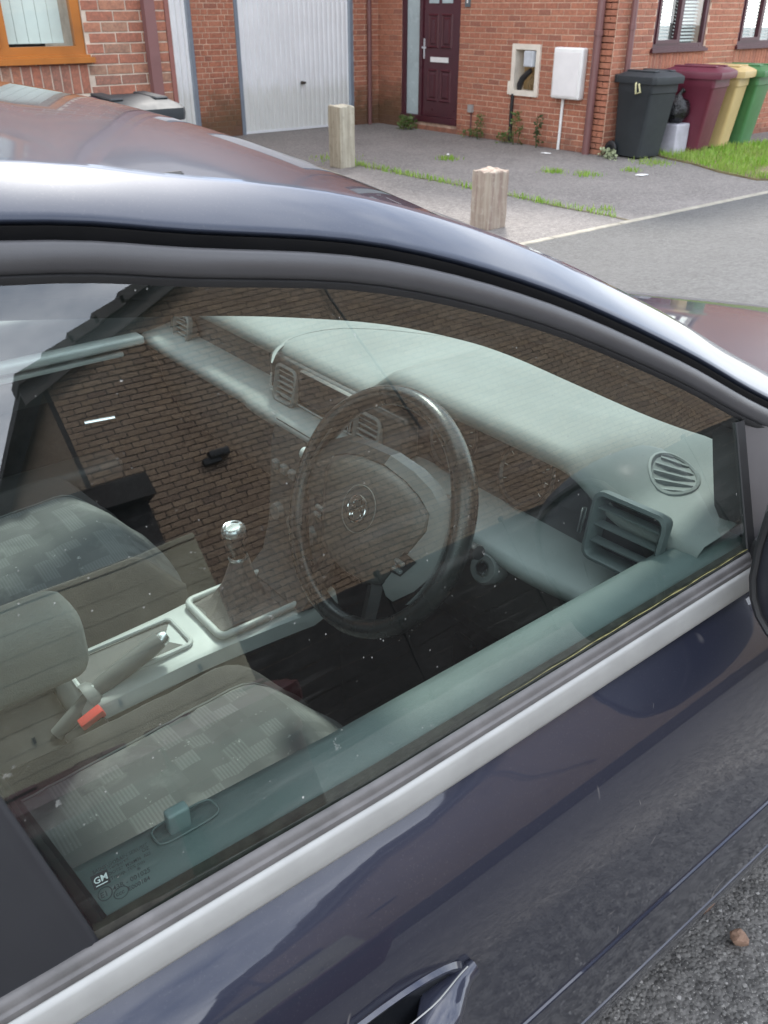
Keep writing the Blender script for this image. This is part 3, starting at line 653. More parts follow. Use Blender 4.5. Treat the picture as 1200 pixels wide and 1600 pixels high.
# ------------------------------------------------------------------ concrete posts
def streaky(name, c1, c2, c3):
    b = NB(name); t = b.n('ShaderNodeTexCoord').outputs['Object']; mp_ = b.n('ShaderNodeMapping'); b.l(t, mp_.inputs['Vector']); mp_.inputs['Scale'].default_value = (26, 26, 1.6)
    n1 = b.noise(mp_.outputs[0], 1.0, 5, .6); n2 = b.noise(t, 18, 5, .65)
    c = b.mix(b.ramp(n1, [(.38, 0.0), (.62, 1.0)]), c1, c2); c = b.mix(b.ramp(n2, [(.55, 0.0), (.75, .7)]), c, c3)
    b.bsdf(c, .92, 0, b.bump(b.math('ADD', n1, b.math('MULTIPLY', n2, .5)), .5, .012)); MATS[name] = b.m; return b.m
m_conc = streaky('concrete_old', (.42, .39, .31), (.30, .27, .21), (.20, .18, .13))
def post(name, x, y, w, h, label, pinkish=False):
    mt = streaky('concrete_pinkish', (.36, .31, .25), (.25, .185, .15), (.42, .39, .33)) if pinkish else m_conc
    bm = bmesh.new(); bmesh.ops.create_cube(bm, size=1)
    for v in bm.verts: v.co = Vector((v.co.x * w, v.co.y * w, v.co.z * h + h / 2))
    bmesh.ops.bevel(bm, geom=list(bm.edges), offset=.012, segments=2, profile=.5, affect='EDGES')
    bmesh.ops.subdivide_edges(bm, edges=[e for e in bm.edges if e.calc_length() > .05], cuts=7, use_grid_fill=True)
    for v in bm.verts:
        k = mnoise.noise(v.co * 9 + Vector((x, y, 0))) * .006 + mnoise.noise(v.co * 30) * .0035
        if v.co.z > h * .97: v.co.z += mnoise.noise(Vector((v.co.x * 18, v.co.y * 18, x))) * .022
        v.co += Vector((v.co.x, v.co.y, 0)).normalized() * k if v.co.xy.length > .01 else Vector()
    me = bpy.data.meshes.new(name); bm.to_mesh(me); bm.free(); me.materials.append(mt)
    o = link(name, me); o.location = (x, y, G); o.rotation_euler = (R(.7), R(-.5), R(3)); return tag(o, label, 'post', 'posts beside the drive')
post('concrete_post', 6.82, 9.42, .235, .71, 'slim pale concrete post in front of the white garage door')
post('concrete_post', 5.83, 5.80, .235, .50, 'short thick weathered concrete post nearest the car bonnet', True)

# ------------------------------------------------------------------ weeds, grass, litter
def leaf_mat(name, cols):
    b = NB(name); g = b.n('ShaderNodeNewGeometry'); c = b.ramp(g.outputs['Random Per Island'], [(i / (len(cols) - 1), q) for i, q in enumerate(cols)])
    n = b.noise(g.outputs['Position'], 2.2, 3); c = b.mix(b.ramp(n, [(.4, 0.0), (.7, .6)]), c, mul(cols[-1], .8)); p = b.bsdf(c, .6)
    t = b.n('ShaderNodeBsdfTranslucent'); b.l(c, t.inputs[0]); m = b.n('ShaderNodeMixShader'); m.inputs[0].default_value = .35
    b.l(p.outputs[0], m.inputs[1]); b.l(t.outputs[0], m.inputs[2]); b.l(m.outputs[0], b.out.inputs['Surface']); MATS[name] = b.m; return b.m
m_leaf = leaf_mat('leaf_green', [(.06, .12, .025), (.09, .16, .035), (.13, .20, .05), (.17, .18, .07)])
m_grass = leaf_mat('grass_blade', [(.15, .30, .03), (.21, .40, .035), (.27, .45, .06), (.36, .42, .12)]); m_leafd = leaf_mat('leaf_dark', [(.03, .06, .02), (.05, .09, .025), (.08, .11, .04)])
def leaves(bb, c, r, h, n, size, rnd):
    for _ in range(n):
        a = rnd.uniform(0, 2 * math.pi); q = math.sqrt(rnd.random()) * r; z = rnd.random() ** .8 * h
        p = Vector(c) + Vector((math.cos(a) * q * (1 - .5 * z / h), math.sin(a) * q * (1 - .5 * z / h), z))
        d1 = Vector((rnd.uniform(-1, 1), rnd.uniform(-1, 1), rnd.uniform(-.2, .9))).normalized(); d2 = d1.cross(Vector((rnd.uniform(-1, 1), rnd.uniform(-1, 1), rnd.uniform(-1, 1)))).normalized()
        s = size * rnd.uniform(.5, 1.2)
        bb.add([p, p + d1 * s * .5 + d2 * s * .28, p + d1 * s, p + d1 * s * .5 - d2 * s * .28], [(0, 1, 2, 3)])
def weed(x, y, r, h, n, label, mat=None, size=.05):
    e = empty('weed', (x, y, G), label, 'plant', 'weeds along the house wall'); rnd = random.Random(int(x * 100 + y * 1000))
    st = B()
    for i in range(max(3, n // 40)):
        a = rnd.uniform(0, 6.28); st.tube([(x + r * .3 * math.cos(a), y + r * .3 * math.sin(a), G), (x + r * .5 * math.cos(a), y + r * .5 * math.sin(a), G + h * .5), (x + r * .4 * math.cos(a + .5), y + r * .4 * math.sin(a + .5), G + h * .95)], [.006, .005, .002], 4)
    st.mk('stem', m_leafd, e)
    b = B(); leaves(b, (x, y, G), r, h, n, size, rnd); b.mk('foliage', mat or m_leaf, e, fixn=False)
q = PA
def wpos(a, c=.14): p = PA(a, 0, c); return p.x, p.y
weed(*wpos(1.02, .22), .20, .20, 200, 'leafy green weed at the foot of the maroon front door', None, .07)
weed(*wpos(2.66), .10, .36, 110, 'tall thin weed left of the open meter box'); weed(*wpos(2.42), .20, .13, 80, 'low straggly weed below the grey junction box')
weed(*wpos(3.42), .13, .44, 150, 'tall bushy weed between the two meter boxes, near the black duct'); weed(*wpos(3.86), .08, .42, 110, 'slender dark weed just left of the white gas pipe', m_leafd)
weed(*wpos(3.18), .15, .14, 90, 'low pale weed under the open meter box')
def blades(name, pts, h, wd, mat, label, rnd=random.Random(3)):
    b = B()
    for x, y, z in pts:
        a = rnd.uniform(0, 6.28); hh = h * rnd.uniform(.5, 1.3); ln = rnd.uniform(.0, .7) * hh; w = wd * rnd.uniform(.6, 1.2)
        dx, dy = math.cos(a), math.sin(a); px, py = -dy * w, dx * w
        b.add([(x - px, y - py, z), (x + px, y + py, z), (x + px * .6 + dx * ln * .4, y + py * .6 + dy * ln * .4, z + hh * .6), (x - px * .6 + dx * ln * .4, y - py * .6 + dy * ln * .4, z + hh * .6), (x + dx * ln, y + dy * ln, z + hh)], [(0, 1, 2, 3), (3, 2, 4)])
    o = b.mk(name, mat, None, fixn=False); return tag(o, label, 'grass', kind='stuff')
rnd = random.Random(11)
soil = B(); 
edge = [(10.75, 7.6), (10.55, 7.2), (10.45, 6.8), (10.15, 6.2), (10.0, 5.6), (10.4, 5.28), (12, 5.24), (18, 5.24), (18, 7.3), (13.2, 7.2), (11.2, 7.45)]
soil.prism([(x, y, G - .05) for x, y in edge], (0, 0, .075)); tag(soil.mk('lawn', M('lawn_soil', (.17, .14, .07), .95, 0, .35, 3, .6, 30, .02)), kind='structure')
pts = []
def inside(x, y, poly):
    c = False; j = len(poly) - 1
    for i in range(len(poly)):
        if (poly[i][1] > y) != (poly[j][1] > y) and x < (poly[j][0] - poly[i][0]) * (y - poly[i][1]) / (poly[j][1] - poly[i][1]) + poly[i][0]: c = not c
        j = i
    return c
while len(pts) < 15000:
    x, y = rnd.uniform(9.95, 15.5), rnd.uniform(5.25, 7.95)
    if inside(x, y, edge):
        bare = sstep(.9, .45, math.hypot((x - 10.9) / 1.1, (y - 5.75) / .35))
        if rnd.random() > bare * .93: pts.append((x, y, G + .022))
blades('grass', pts, .075, .006, m_grass, 'bright green lawn grass in front of the bins')
pts = []
for _ in range(850):
    t = rnd.random() ** .9; y = lerp(5.3, 9.6, t); w = .06 + .10 * max(0, mnoise.noise(Vector((y * 1.3, 0, 0)))) + .05 * t; pts.append((7.06 + rnd.gauss(0, w * .5), y, G + .008))
blades('grass', pts, .055, .005, m_grass, 'grass growing along the joint between the two drives')
pts = [(cx + rnd.gauss(0, s), cy + rnd.gauss(0, s), G + .008) for cx, cy, s, n_ in [(*onZ(700, 250, G).xy, .07, 130), (*onZ(865, 270, G).xy, .07, 130), (*onZ(912, 275, G).xy, .09, 110), (*onZ(985, 268, G).xy, .06, 60), (*onZ(1020, 256, G).xy, .12, 160), (*onZ(945, 330, G).xy, .05, 30), (*onZ(525, 250, G).xy, .15, 120)] for _ in range(n_)]
blades('grass', pts, .05, .006, m_grass, 'scattered grass tufts in cracks of the driveway')
def chip(name, p, s, mat, label, cat, seed=0):
    bm = bmesh.new(); bmesh.ops.create_icosphere(bm, subdivisions=2, radius=1)
    for v in bm.verts:
        k = 1 + .35 * mnoise.noise(v.co * 1.3 + Vector((seed, 0, 0))) + .12 * mnoise.noise(v.co * 3.5); v.co = Vector((v.co.x * s[0], v.co.y * s[1], v.co.z * s[2])) * k
    me = bpy.data.meshes.new(name); bm.to_mesh(me); bm.free(); me.materials.append(mat)
    o = link(name, me); o.location = p; o.rotation_euler = (0, 0, seed); return tag(o, label, cat)
pz = onZ(1156, 1466, .018); chip('pebble', pz, (.017, .015, .019), M('pebble_brown', (.27, .17, .12), .75, 0, .25, 60, .4, 300), 'reddish brown pebble lying on the tarmac beside the car', 'stone', 2)
for i, (px, py, lb) in enumerate([(600, 313, 'tiny white litter scrap')][:0]): pass
for i, (px, py, s, lb) in enumerate([(853, 239, .07, 'white scrap of litter at the wall below the gas pipe'), (1003, 273, .09, 'flat white litter scrap at the corner of the lawn'), (700, 241, .04, 'small pale litter scrap on the drive in front of the front door')]):
    p = onZ(px, py, G + .015); chip('litter', p, (s, s * .5, .008), m_stone, lb, 'litter', i + 5)
for i, (px, py) in enumerate([(940, 240), (948, 244)]):
    p = onZ(px, py, G + .03); e = weed(p.x - .05, p.y - .1, .12, .10, 80, ['pale weed at the foot of the brown downpipe', 'pale weed between downpipe and black bin wheel'][i], M('leaf_pale', (.30, .34, .20), .7, 0, .3, 12), .05)
# chippings that stand out of the tarmac next to the car
b = B(); rnd = random.Random(5)
for _ in range(7000):
    x, y = rnd.uniform(.75, 2.0), rnd.uniform(-.3, .75); s = rnd.uniform(.0022, .0056); c = Vector((x, y, -s * .25)); a0 = rnd.uniform(0, 6.28)
    vs_ = [c + Vector((math.cos(a0 + t) * s * rnd.uniform(.7, 1.3), math.sin(a0 + t) * s * rnd.uniform(.7, 1.3), s * rnd.uniform(.1, .5))) for t in (0, 1.3, 2.5, 3.8, 5.0)]
    b.add(vs_ + [c + Vector((rnd.uniform(-.3, .3) * s, rnd.uniform(-.3, .3) * s, s * rnd.uniform(.8, 1.15)))], [(0, 1, 5), (1, 2, 5), (2, 3, 5), (3, 4, 5), (4, 0, 5)])
bm_ = NB('chippings'); gg = bm_.n('ShaderNodeNewGeometry'); c_ = bm_.ramp(gg.outputs['Random Per Island'], [(0, (.05, .048, .047)), (.5, (.12, .117, .112)), (.85, (.19, .183, .174)), (1, (.30, .29, .28))]); bm_.bsdf(c_, .75)
tag(b.mk('stone_chippings', bm_.m, None, fixn=False), 'loose grey stone chippings on the tarmac beside the car', 'gravel', kind='stuff')
# dark conifer behind the lean-to
def conifer(x, y, h, r, label):
    e = empty('conifer_tree', (x, y, 0), label, 'tree'); B().tube([(x, y, 0), (x, y, h * .9)], [.16, .03], 8).mk('trunk', m_dark, e, True)
    rnd = random.Random(21); b = B()
    for _ in range(5200):
        t = rnd.random() ** .8; rr = r * (1 - t) ** .75 * rnd.uniform(.55, 1.08) * (1 + .25 * mnoise.noise(Vector((x + t * 9, 3, 0)))); a = rnd.uniform(0, 6.28)
        p = Vector((x + rr * math.cos(a), y + rr * math.sin(a), .3 + t * (h - .3))); d1 = Vector((math.cos(a), math.sin(a), rnd.uniform(-.6, .5))).normalized(); d2 = d1.cross(Vector((rnd.uniform(-1, 1), rnd.uniform(-1, 1), 1))).normalized(); s = rnd.uniform(.10, .24)
        b.add([p, p + d1 * s * .5 + d2 * s * .3, p + d1 * s, p + d1 * s * .5 - d2 * s * .3], [(0, 1, 2, 3)])
    b.mk('crown', m_leafd, e, fixn=False)
conifer(1.2, -10.5, 5.2, 1.9, 'dark conifer mirrored at the left edge of the side window')
# ------------------------------------------------------------------ the car
YCEN = 1.27
car = empty('parked_car', (.5, YCEN, 0), 'dark blue-grey parked car seen through its closed front side window', 'car')
m_paint = paint_mat('car_paint', (.022, .025, .043), .035, .025, 1.58, .45, .6); m_rail = paint_mat('car_paint_rail', (.020, .027, .046), .03, .05, 1.27, .1); m_roofp = paint_mat('car_paint_dusty', (.018, .021, .036), .05, .03, 1.22, .12)
m_rub = M('rubber_black', (.012, .012, .013), .5, 0, .2, 12); m_frame = M('frame_satin', (.048, .047, .050), .36, 0, .12, 6, .05, 900)
m_seal = M('waist_seal', (.105, .099, .098), .5, 0, .32, 16, .2, 200, .001); m_silver = M('satin_silver', (.32, .318, .307), .48, .25, .10, 14)
m_pillar = M('pillar_film', (.013, .0135, .017), .5, 0, .1, 5)
m_side = glass_mat('side_glass', (.77, .865, .83), 1.34, .010); m_wind = glass_mat('windscreen_glass', (.85, .92, .90), 1.0, .0)
m_dash = M('dash_soft', (.175, .188, .180), .62, 0, .16, 4, .25, 700, .0015); m_dashd = M('dash_dark', (.060, .060, .060), .55, 0, .12, 7, .2, 700, .0015)
m_trim = M('trim_grey', (.14, .145, .143), .5, 0, .1, 6, .15, 500, .001); m_carpet = M('carpet', (.022, .022, .023), .95, 0, .3, 30)
m_lin = M('lining_shaded', (.016, .016, .0155), .9, 0, .1, 9); m_card = M('door_card', (.095, .122, .119), .6, 0, .12, 7, .35, 650, .0012)
m_leath = M('wheel_leather', (.022, .0225, .022), .27, 0, .07, 12, .25, 500, .001); m_pad = M('wheel_pad', (.062, .062, .060), .5, 0, .12, 8, .3, 800, .001)
m_head = M('headlining', (.22, .215, .20), .95, 0, .05, 9); m_cons = M('console_grey', (.48, .50, .485), .45, 0, .10, 8, .1, 600, .001)
m_arm = M('armrest_grey', (.22, .23, .215), .9, 0, .14, 9, .4, 400, .002); m_bolst = M('seat_bolster', (.055, .050, .049), .9, 0, .14, 9, .4, 400, .002)
def seat_fabric():
    b = NB('seat_fabric'); t = b.n('ShaderNodeTexCoord').outputs['Object']; s = b.n('ShaderNodeSeparateXYZ'); b.l(t, s.inputs[0])
    u = b.math('MULTIPLY', s.outputs[0], 29.0); v = b.math('MULTIPLY', b.math('ADD', s.outputs[1], b.math('MULTIPLY', s.outputs[2], .0)), 33.0)
    ck = b.n('ShaderNodeTexChecker'); ck.inputs['Scale'].default_value = 1.0
    cv = b.n('ShaderNodeCombineXYZ'); b.l(u, cv.inputs[0]); b.l(v, cv.inputs[1]); cv.inputs[2].default_value = .5; b.l(cv.outputs[0], ck.inputs['Vector'])
    cell = b.n('ShaderNodeCombineXYZ'); b.l(b.math('FLOOR', u), cell.inputs[0]); b.l(b.math('FLOOR', v), cell.inputs[1])
    wn_ = b.n('ShaderNodeTexWhiteNoise'); b.l(cell.outputs[0], wn_.inputs[0])
    st = b.math('GREATER_THAN', b.math('FRACT', b.math('MULTIPLY', u, 6.0)), .5)
    shade = b.ramp(wn_.outputs[0], [(0, .105), (.4, .115), (.7, .125), (1, .14)])
    on = b.math('MULTIPLY', st, b.math('GREATER_THAN', wn_.outputs[0], .55))
    c = b.mix(b.math('MULTIPLY', on, .25), shade, (.26, .27, .26)); c = b.mix(b.math('MULTIPLY', b.noise(t, 14, 5), .35), c, (.19, .195, .185)); c = b.mix(b.ramp(b.noise(t, 5.5, 6, .65), [(.52, 0.0), (.72, .5)]), c, (.34, .345, .325)); c = b.mix(b.ramp(b.noise(t, 48, 4, .7), [(.66, 0.0), (.72, .7)]), c, (.5, .5, .48))
    b.bsdf(c, .95, 0, b.bump(b.noise(t, 900, 2), .4, .001)); return b.m
m_fab = seat_fabric()
# --- the line of the top edge of the side glass, traced on the glass plane and carried on to bonnet and boot
px = [(0, 437), (180, 435), (300, 440), (450, 445), (600, 452), (750, 482), (850, 512), (950, 550), (1050, 595), (1157, 652)]
tp = [onG(x, y) for x, y in px]
def wz(p): return (p.x, (p.z - ZB) / CT)
core = [wz(p) for p in tp]; core = [core[0]] + core[2::2] if len(core) % 2 == 1 else [core[0]] + core[2:-1:2] + [core[-1]]
rear = [(-1.52, .03), (-1.36, .20), (-1.12, .37), (-.82, .49), (-.5, core[0][1] + .018), (-.15, core[0][1] + .026)]
fx, fw_ = core[-1]; sl = (core[-1][1] - core[-3][1]) / (core[-1][0] - core[-3][0])
front = [(fx + .13, fw_ + sl * .13 * 1.02), (fx + .30, fw_ + sl * .30 * 1.04)]
path = spline([(x, w, 0) for x, w in rear + core + front], 5); path = [(p.x, p.y) for p in path]
NPATH = len(path)
def side(Y): return Y
def swp(b, n_, i):
    """point of the swept section: b in the glass plane away from the glass, n_ outwards"""
    x0, w0 = path[max(i - 1, 0)]; x1, w1 = path[min(i + 1, NPATH - 1)]; t = Vector((x1 - x0, w1 - w0)).normalized(); nb = Vector((-t.y, t.x))
    x, w = path[i][0] + nb.x * b, path[i][1] + nb.y * b
    return Vector((x, YB + w * ST - n_ * CT, ZB + w * CT + n_ * ST))
def mirror(p): return Vector((p.x, 2 * YCEN - p.y, p.z))
def sweep(name, prof, mat, sharp=50, i0=0, i1=None):
    for mir in (0, 1):
        rows = [[(mirror(swp(b, n_, i)) if mir else swp(b, n_, i)) for b, n_ in prof] for i in range(i0, i1 or NPATH)]
        o = B().grid(rows).mk(name, mat, car, True, fixn=False, sharp=sharp); orient(o, (0, 1 if mir else -1, .6))
sweep('window_seal', [(-.012, -.018), (-.004, .0005), (.0005, .0025), (.003, .001)], m_rub)
sweep('door_frame', [(.002, -.004), (.003, .0035), (.006, .0065), (.013, .0078), (.021, .0075), (.0245, .0055), (.026, .000), (.0275, -.008)], m_frame, 60)
sweep('roof_seal', [(.027, -.010), (.030, -.007), (.0335, -.0015), (.0355, .001), (.037, -.003)], m_rub)
cant = [(.0368, -.006), (.0370, .003), (.0376, .0056), (.0388, .0060), (.045, .0026), (.053, -.0022), (.061, -.0075), (.069, -.0133), (.077, -.0197), (.084, -.0260), (.0900, -.0320), (.0905, -.040)]
sweep('cant_rail', cant, m_rail, 60)
# roof and windscreen share one crowned surface
ihead = min(range(NPATH), key=lambda i: abs(path[i][0] - .60)); irear = min(range(NPATH), key=lambda i: abs(path[i][0] + .80))
def top_row(i, k=15, drop=0.0, inset=.0):
    e = swp(.0935, -.047, i); x = path[i][0]; out = []
    bul = .05 * sstep(.25, .9, x) - .10 * sstep(-.5, -1.3, x); crown = .044 * (1 - .92 * sstep(.35, .95, x))
    for j in range(k + 1):
        t = -1 + 2 * j / k; c = (1 - abs(t) ** 2.2); y = YCEN + (e.y + inset - YCEN) * -t
        out.append(Vector((e.x + bul * c, y, e.z + crown * c - drop)))
    return out
o = B().grid([top_row(i) for i in range(irear, ihead + 1)]).mk('roof', m_roofp, car, True, fixn=False); flipup(o)
o = B().grid([top_row(i, 15, .002) for i in range(ihead, NPATH - 1)]).mk('windscreen', m_wind, car, True, fixn=False); flipup(o)
o = B().grid([top_row(i, 15, .002) for i in range(1, irear + 1)]).mk('rear_window', m_wind, car, True, fixn=False); flipup(o)
o = B().grid([top_row(i, 10, .035, .02) for i in range(irear, ihead + 1)])  .mk('headlining', m_head, car, True, fixn=False)
# dark ditch strips between roof and cant rail
for mir in (0, 1):
    rows = []
    for i in range(irear, NPATH - 1):
        q = [swp(.0905, -.040, i), swp(.0905, -.047, i), swp(.0945, -.050, i)]; rows.append([mirror(p) if mir else p for p in q])
    o = B().grid(rows).mk('roof_ditch', m_rub, car, True, fixn=False); orient(o, (0, 0, 1))
clip_p = swp(.0905, -.046, min(range(NPATH), key=lambda i: abs(path[i][0] - .30)))
B().rbox((-.022, -.004, -.004), (.022, .004, .003), .002, 1, Matrix.Translation(clip_p)).mk('ditch_clip', m_rub, car)
# windscreen black border (frit) along the pillars and header
for mir in (0, 1):
    rows = []
    for i in range(ihead, NPATH - 1):
        r_ = top_row(i, 40, -.001); rows.append([mirror(p) if mir else p for p in (r_[0], r_[1], r_[2])] if not mir else [r_[-1], r_[-2], r_[-3]])
    flipup(B().grid(rows).mk('screen_border', m_rub, car, True, fixn=False))

# --- side glass
bot = [(162, 1447), (320, 1357), (600, 1198), (750, 1112), (950, 990), (1125, 882), (1172, 862)]
def gpt(x, w, off=0.0): return Vector((x, YB + w * ST + off * CT, ZB + w * CT - off * ST))
def topw(x):
    for i in range(NPATH - 1):
        if path[i][0] <= x <= path[i + 1][0]:
            t = (x - path[i][0]) / (path[i + 1][0] - path[i][0]); return lerp(path[i][1], path[i + 1][1], t)
    return path[-1][1]
pr_ = [onG(0, 1232), onG(162, 1447)]
rl0, rl1 = wz(pr_[1]), wz(pr_[0]); rslope = (rl1[0] - rl0[0]) / (rl1[1] - rl0[1])      # rear edge of the glass leans with the pillar
pf = [wz(onG(1158, 656)), wz(onG(1176, 868))]
def glass_grid(off, nx=26, nw=10):
    rows = []
    for j in range(nw + 1):
        v = j / nw; row = []
        for i in range(nx + 1):
            u = i / nx
            xb = lerp(rl0[0] - .012, pf[1][0] + .006, u); wb = lerp(rl0[1], pf[1][1], u) - .03
            # top point with the same u
            xt = lerp(rl0[0] + rslope * .45, pf[0][0] + .006, u); wt = topw(xt) + .006
            row.append(gpt(lerp(xb, xt, v), lerp(wb, wt, v), off))
        rows.append(row)
    return rows
go = B().grid(glass_grid(.0)).mk('side_window', m_side, car, True, fixn=False); orient(go, GN)
# etched marks on the glass
def text_mesh(body, size, org, xdir, ydir, mat, parent, name='marking', off=.0006):
    c = bpy.data.curves.new('t', 'FONT'); c.body = body; c.size = size; c.resolution_u = 2; c.offset = .012 * size
    o = bpy.data.objects.new('t', c); COL.objects.link(o); dg = bpy.context.evaluated_depsgraph_get(); dg.update()
    me = bpy.data.meshes.new_from_object(o.evaluated_get(dg)); bpy.data.objects.remove(o)
    x, y = Vector(xdir).normalized(), Vector(ydir).normalized(); n = x.cross(y)
    for v in me.vertices: v.co = Vector(org) + x * v.co.x + y * v.co.y + n * off
    me.materials.clear(); me.materials.append(mat); me.name = name; return link(name, me, parent)
m_etch = M('etch_black', (.008, .010, .010), .6)
# baselines at the belt angle
def gdir(p, q): return (onG(*q) - onG(*p)).normalized()
bx_ = gdir((175, 1398), (236, 1366)); by_ = GN.cross(bx_).normalized()
if by_.z < 0: by_ = -by_
def etch(body, p0, p1):
    a_, b_ = onG(*p0), onG(*p1); o = text_mesh(body, 1.0, (0, 0, 0), (1, 0, 0), (0, 1, 0), m_etch, go, off=0.0)
    w_ = max(v.co.x for v in o.data.vertices) - min(v.co.x for v in o.data.vertices); k_ = (b_ - a_).length / w_; x_ = (b_ - a_).normalized(); y_ = (by_ - x_ * by_.dot(x_)).normalized()
    for v in o.data.vertices: v.co = a_ + x_ * v.co.x * k_ + y_ * v.co.y * k_ + GN * .0006
for t_, p_, q_ in (('SAINT-GOBAIN SEKURIT', (145, 1366), (230, 1321)), ('Tempered', (170, 1359), (200, 1343)), ('OZ', (222, 1332), (233, 1326)), ('DOT27  M26M36  AS2', (170, 1368), (235, 1334)), ('Transp. 70% min', (173, 1375), (226, 1347)),
                   ('*', (216, 1364), (221, 1361)), ('43R - 001025', (177, 1392), (235, 1361)), ('E000184', (201, 1392), (234, 1374))): etch(t_, p_, q_)
def ring(c, r, w, n=28, asp=1.0):
    b = B(); rows = [[], []]
    for i in range(n + 1):
        a = 2 * math.pi * i / n
        for k, rr in ((0, r), (1, r - w)): rows[k].append(Vector(c) + bx_ * math.cos(a) * rr * asp + by_ * math.sin(a) * rr + GN * .0006)
    b.grid(rows).mk('marking', m_etch, go, fixn=False)
c1 = onG(164, 1396); ring(c1, .0056, .0007); text_mesh('E1', .0062, c1 - bx_ * .0038 - by_ * .0022, bx_, by_, m_etch, go)
c2 = onG(189, 1394); ring(c2, .0048, .0006, asp=1.25); text_mesh('ccc', .0050, c2 - bx_ * .0042 - by_ * .0014, bx_, by_, m_etch, go)
gmc = onG(157, 1374); s_ = .0058
B().add([gmc + bx_ * a * s_ * 1.1 + by_ * b_ * s_ + GN * .0004 for a, b_ in ((-1, -1), (1, -1), (1, 1), (-1, 1))], [(0, 1, 2, 3)]).mk('marking', m_etch, go, fixn=False)
text_mesh('GM', .0072, gmc - bx_ * .0054 - by_ * .0014, bx_, by_, M('etch_pale', (.25, .32, .30), .6), go, off=.0010)
B().add([gmc + bx_ * a * .0045 + by_ * b_ + GN * .0010 for a, b_ in ((-1, -.0038), (1, -.0038), (1, -.0031), (-1, -.0031))], [(0, 1, 2, 3)]).mk('marking', MATS['etch_pale'], go, fixn=False)

# --- waist seal, silver strip, flanks
def zb(x): return .900 + .035 * max(0.0, .35 - x) - .24 * max(0, (x - 1.2) / 1.22) ** 1.3
XR, XF = -1.78, 2.40
def plan(x): return .26 * max(0, (x - 1.40) / 1.0) ** 2.2 + .16 * max(0, (-1.0 - x) / .9) ** 2.0
def strip(name, prof, mat, x0, x1, n=30, sharp=50, parent=None):
    out = []
    for mir in (0, 1):
        rows = []
        for i in range(n + 1):
            x = lerp(x0, x1, i / n); row = [Vector((x, y + plan(x), z + zb(x))) for y, z in prof]; rows.append([mirror(p) if mir else p for p in row])
        o = B().grid(rows).mk(name, mat, parent or car, True, fixn=False, sharp=sharp); orient(o, (0, 1 if mir else -1, .5)); out.append(o)
    return out
strip('glass_run', [(.4405, .020), (.4435, .039), (.4455, .0425), (.4520, .0435), (.458, .036)], M('felt_seal', (.030, .028, .022), .95, 0, .5, 60), .03, 1.16)
strip('waist_seal', [(.4275, .026), (.4268, .0282), (.4285, .0315), (.4310, .0320), (.4320, .0335), (.4330, .0375), (.4365, .0400), (.4395, .0395), (.4410, .034)], m_seal, -.02, 1.16)
strip('waist_seal', [(.4275, .026), (.4268, .0282), (.4285, .0315), (.4310, .0320), (.4320, .0335), (.4330, .0375), (.4365, .0400), (.4395, .0395), (.4410, .034)], m_seal, -1.2, -.024)
strip('silver_strip', [(.4215, -.0005), (.4165, .0000), (.4148, .0018), (.4146, .0045), (.4160, .0100), (.4184, .0170), (.4212, .0235), (.4234, .0262), (.4285, .0268)], m_silver, -.012, 1.20, sharp=70)
strip('silver_strip', [(.4215, -.0005), (.4165, .0000), (.4148, .0018), (.4146, .0045), (.4160, .0100), (.4184, .0170), (.4212, .0235), (.4234, .0262), (.4285, .0268)], m_silver, -1.25, -.017, sharp=70)
prof = [(.4215, -.001), (.4180, -.0045), (.4120, -.010), (.404, -.018), (.394, -.028), (.384, -.0385), (.374, -.0505), (.365, -.064), (.3565, -.080), (.3495, -.099), (.3445, -.120), (.3410, -.145), (.3385, -.175), (.3365, -.21), (.3350, -.25), (.3340, -.29), (.3334, -.325), (.3330, -.347),
        (.3328, -.3500), (.3302, -.3508), (.3292, -.3522), (.3289, -.357), (.3297, -.40), (.3315, -.45), (.3335, -.493), (.3362, -.4975), (.3375, -.501), (.3375, -.506), (.3352, -.5070), (.3344, -.5082), (.3346, -.514), (.338, -.535), (.350, -.60), (.372, -.665), (.41, -.715), (.46, -.730)]
def arch(x):
    z = -9
    for xc in (1.78, -.92):
        if abs(x - xc) < .36: z = max(z, .31 + math.sqrt(.36 ** 2 - (x - xc) ** 2))
    return z
def flank(name, x0, x1, n):
    for mir in (0, 1):
        rows = []
        for i in range(n + 1):
            x = lerp(x0, x1, i / n); row = []
            for y, dz in prof:
                z = zb(x) + dz; za = arch(x); yy = y
                if z < za: z = za; yy = y + .0
                p = Vector((x, yy + plan(x), z)); row.append(mirror(p) if mir else p)
            rows.append(row)
        o = B().grid(rows).mk(name, m_paint, car, True, fixn=False, sharp=22); orient(o, (0, 1 if mir else -1, .1))
flank('front_door', .005, 1.155, 40); flank('rear_door', -1.02, -.003, 24); flank('front_wing', 1.162, XF, 40); flank('rear_quarter', XR, -1.027, 24)
# inner shell behind the shut lines, floor, wheel housings
B().box((XR + .1, .50, .16), (XF - .15, 2 * YCEN - .50, .22)).mk('floor_pan', m_carpet, car)
for mir in (0, 1):
    y0, y1 = (.47, .50) if not mir else (2 * YCEN - .50, 2 * YCEN - .47)
    B().box((-1.3, y0, .20), (1.2, y1, .86)).mk('inner_shell', m_carpet, car)
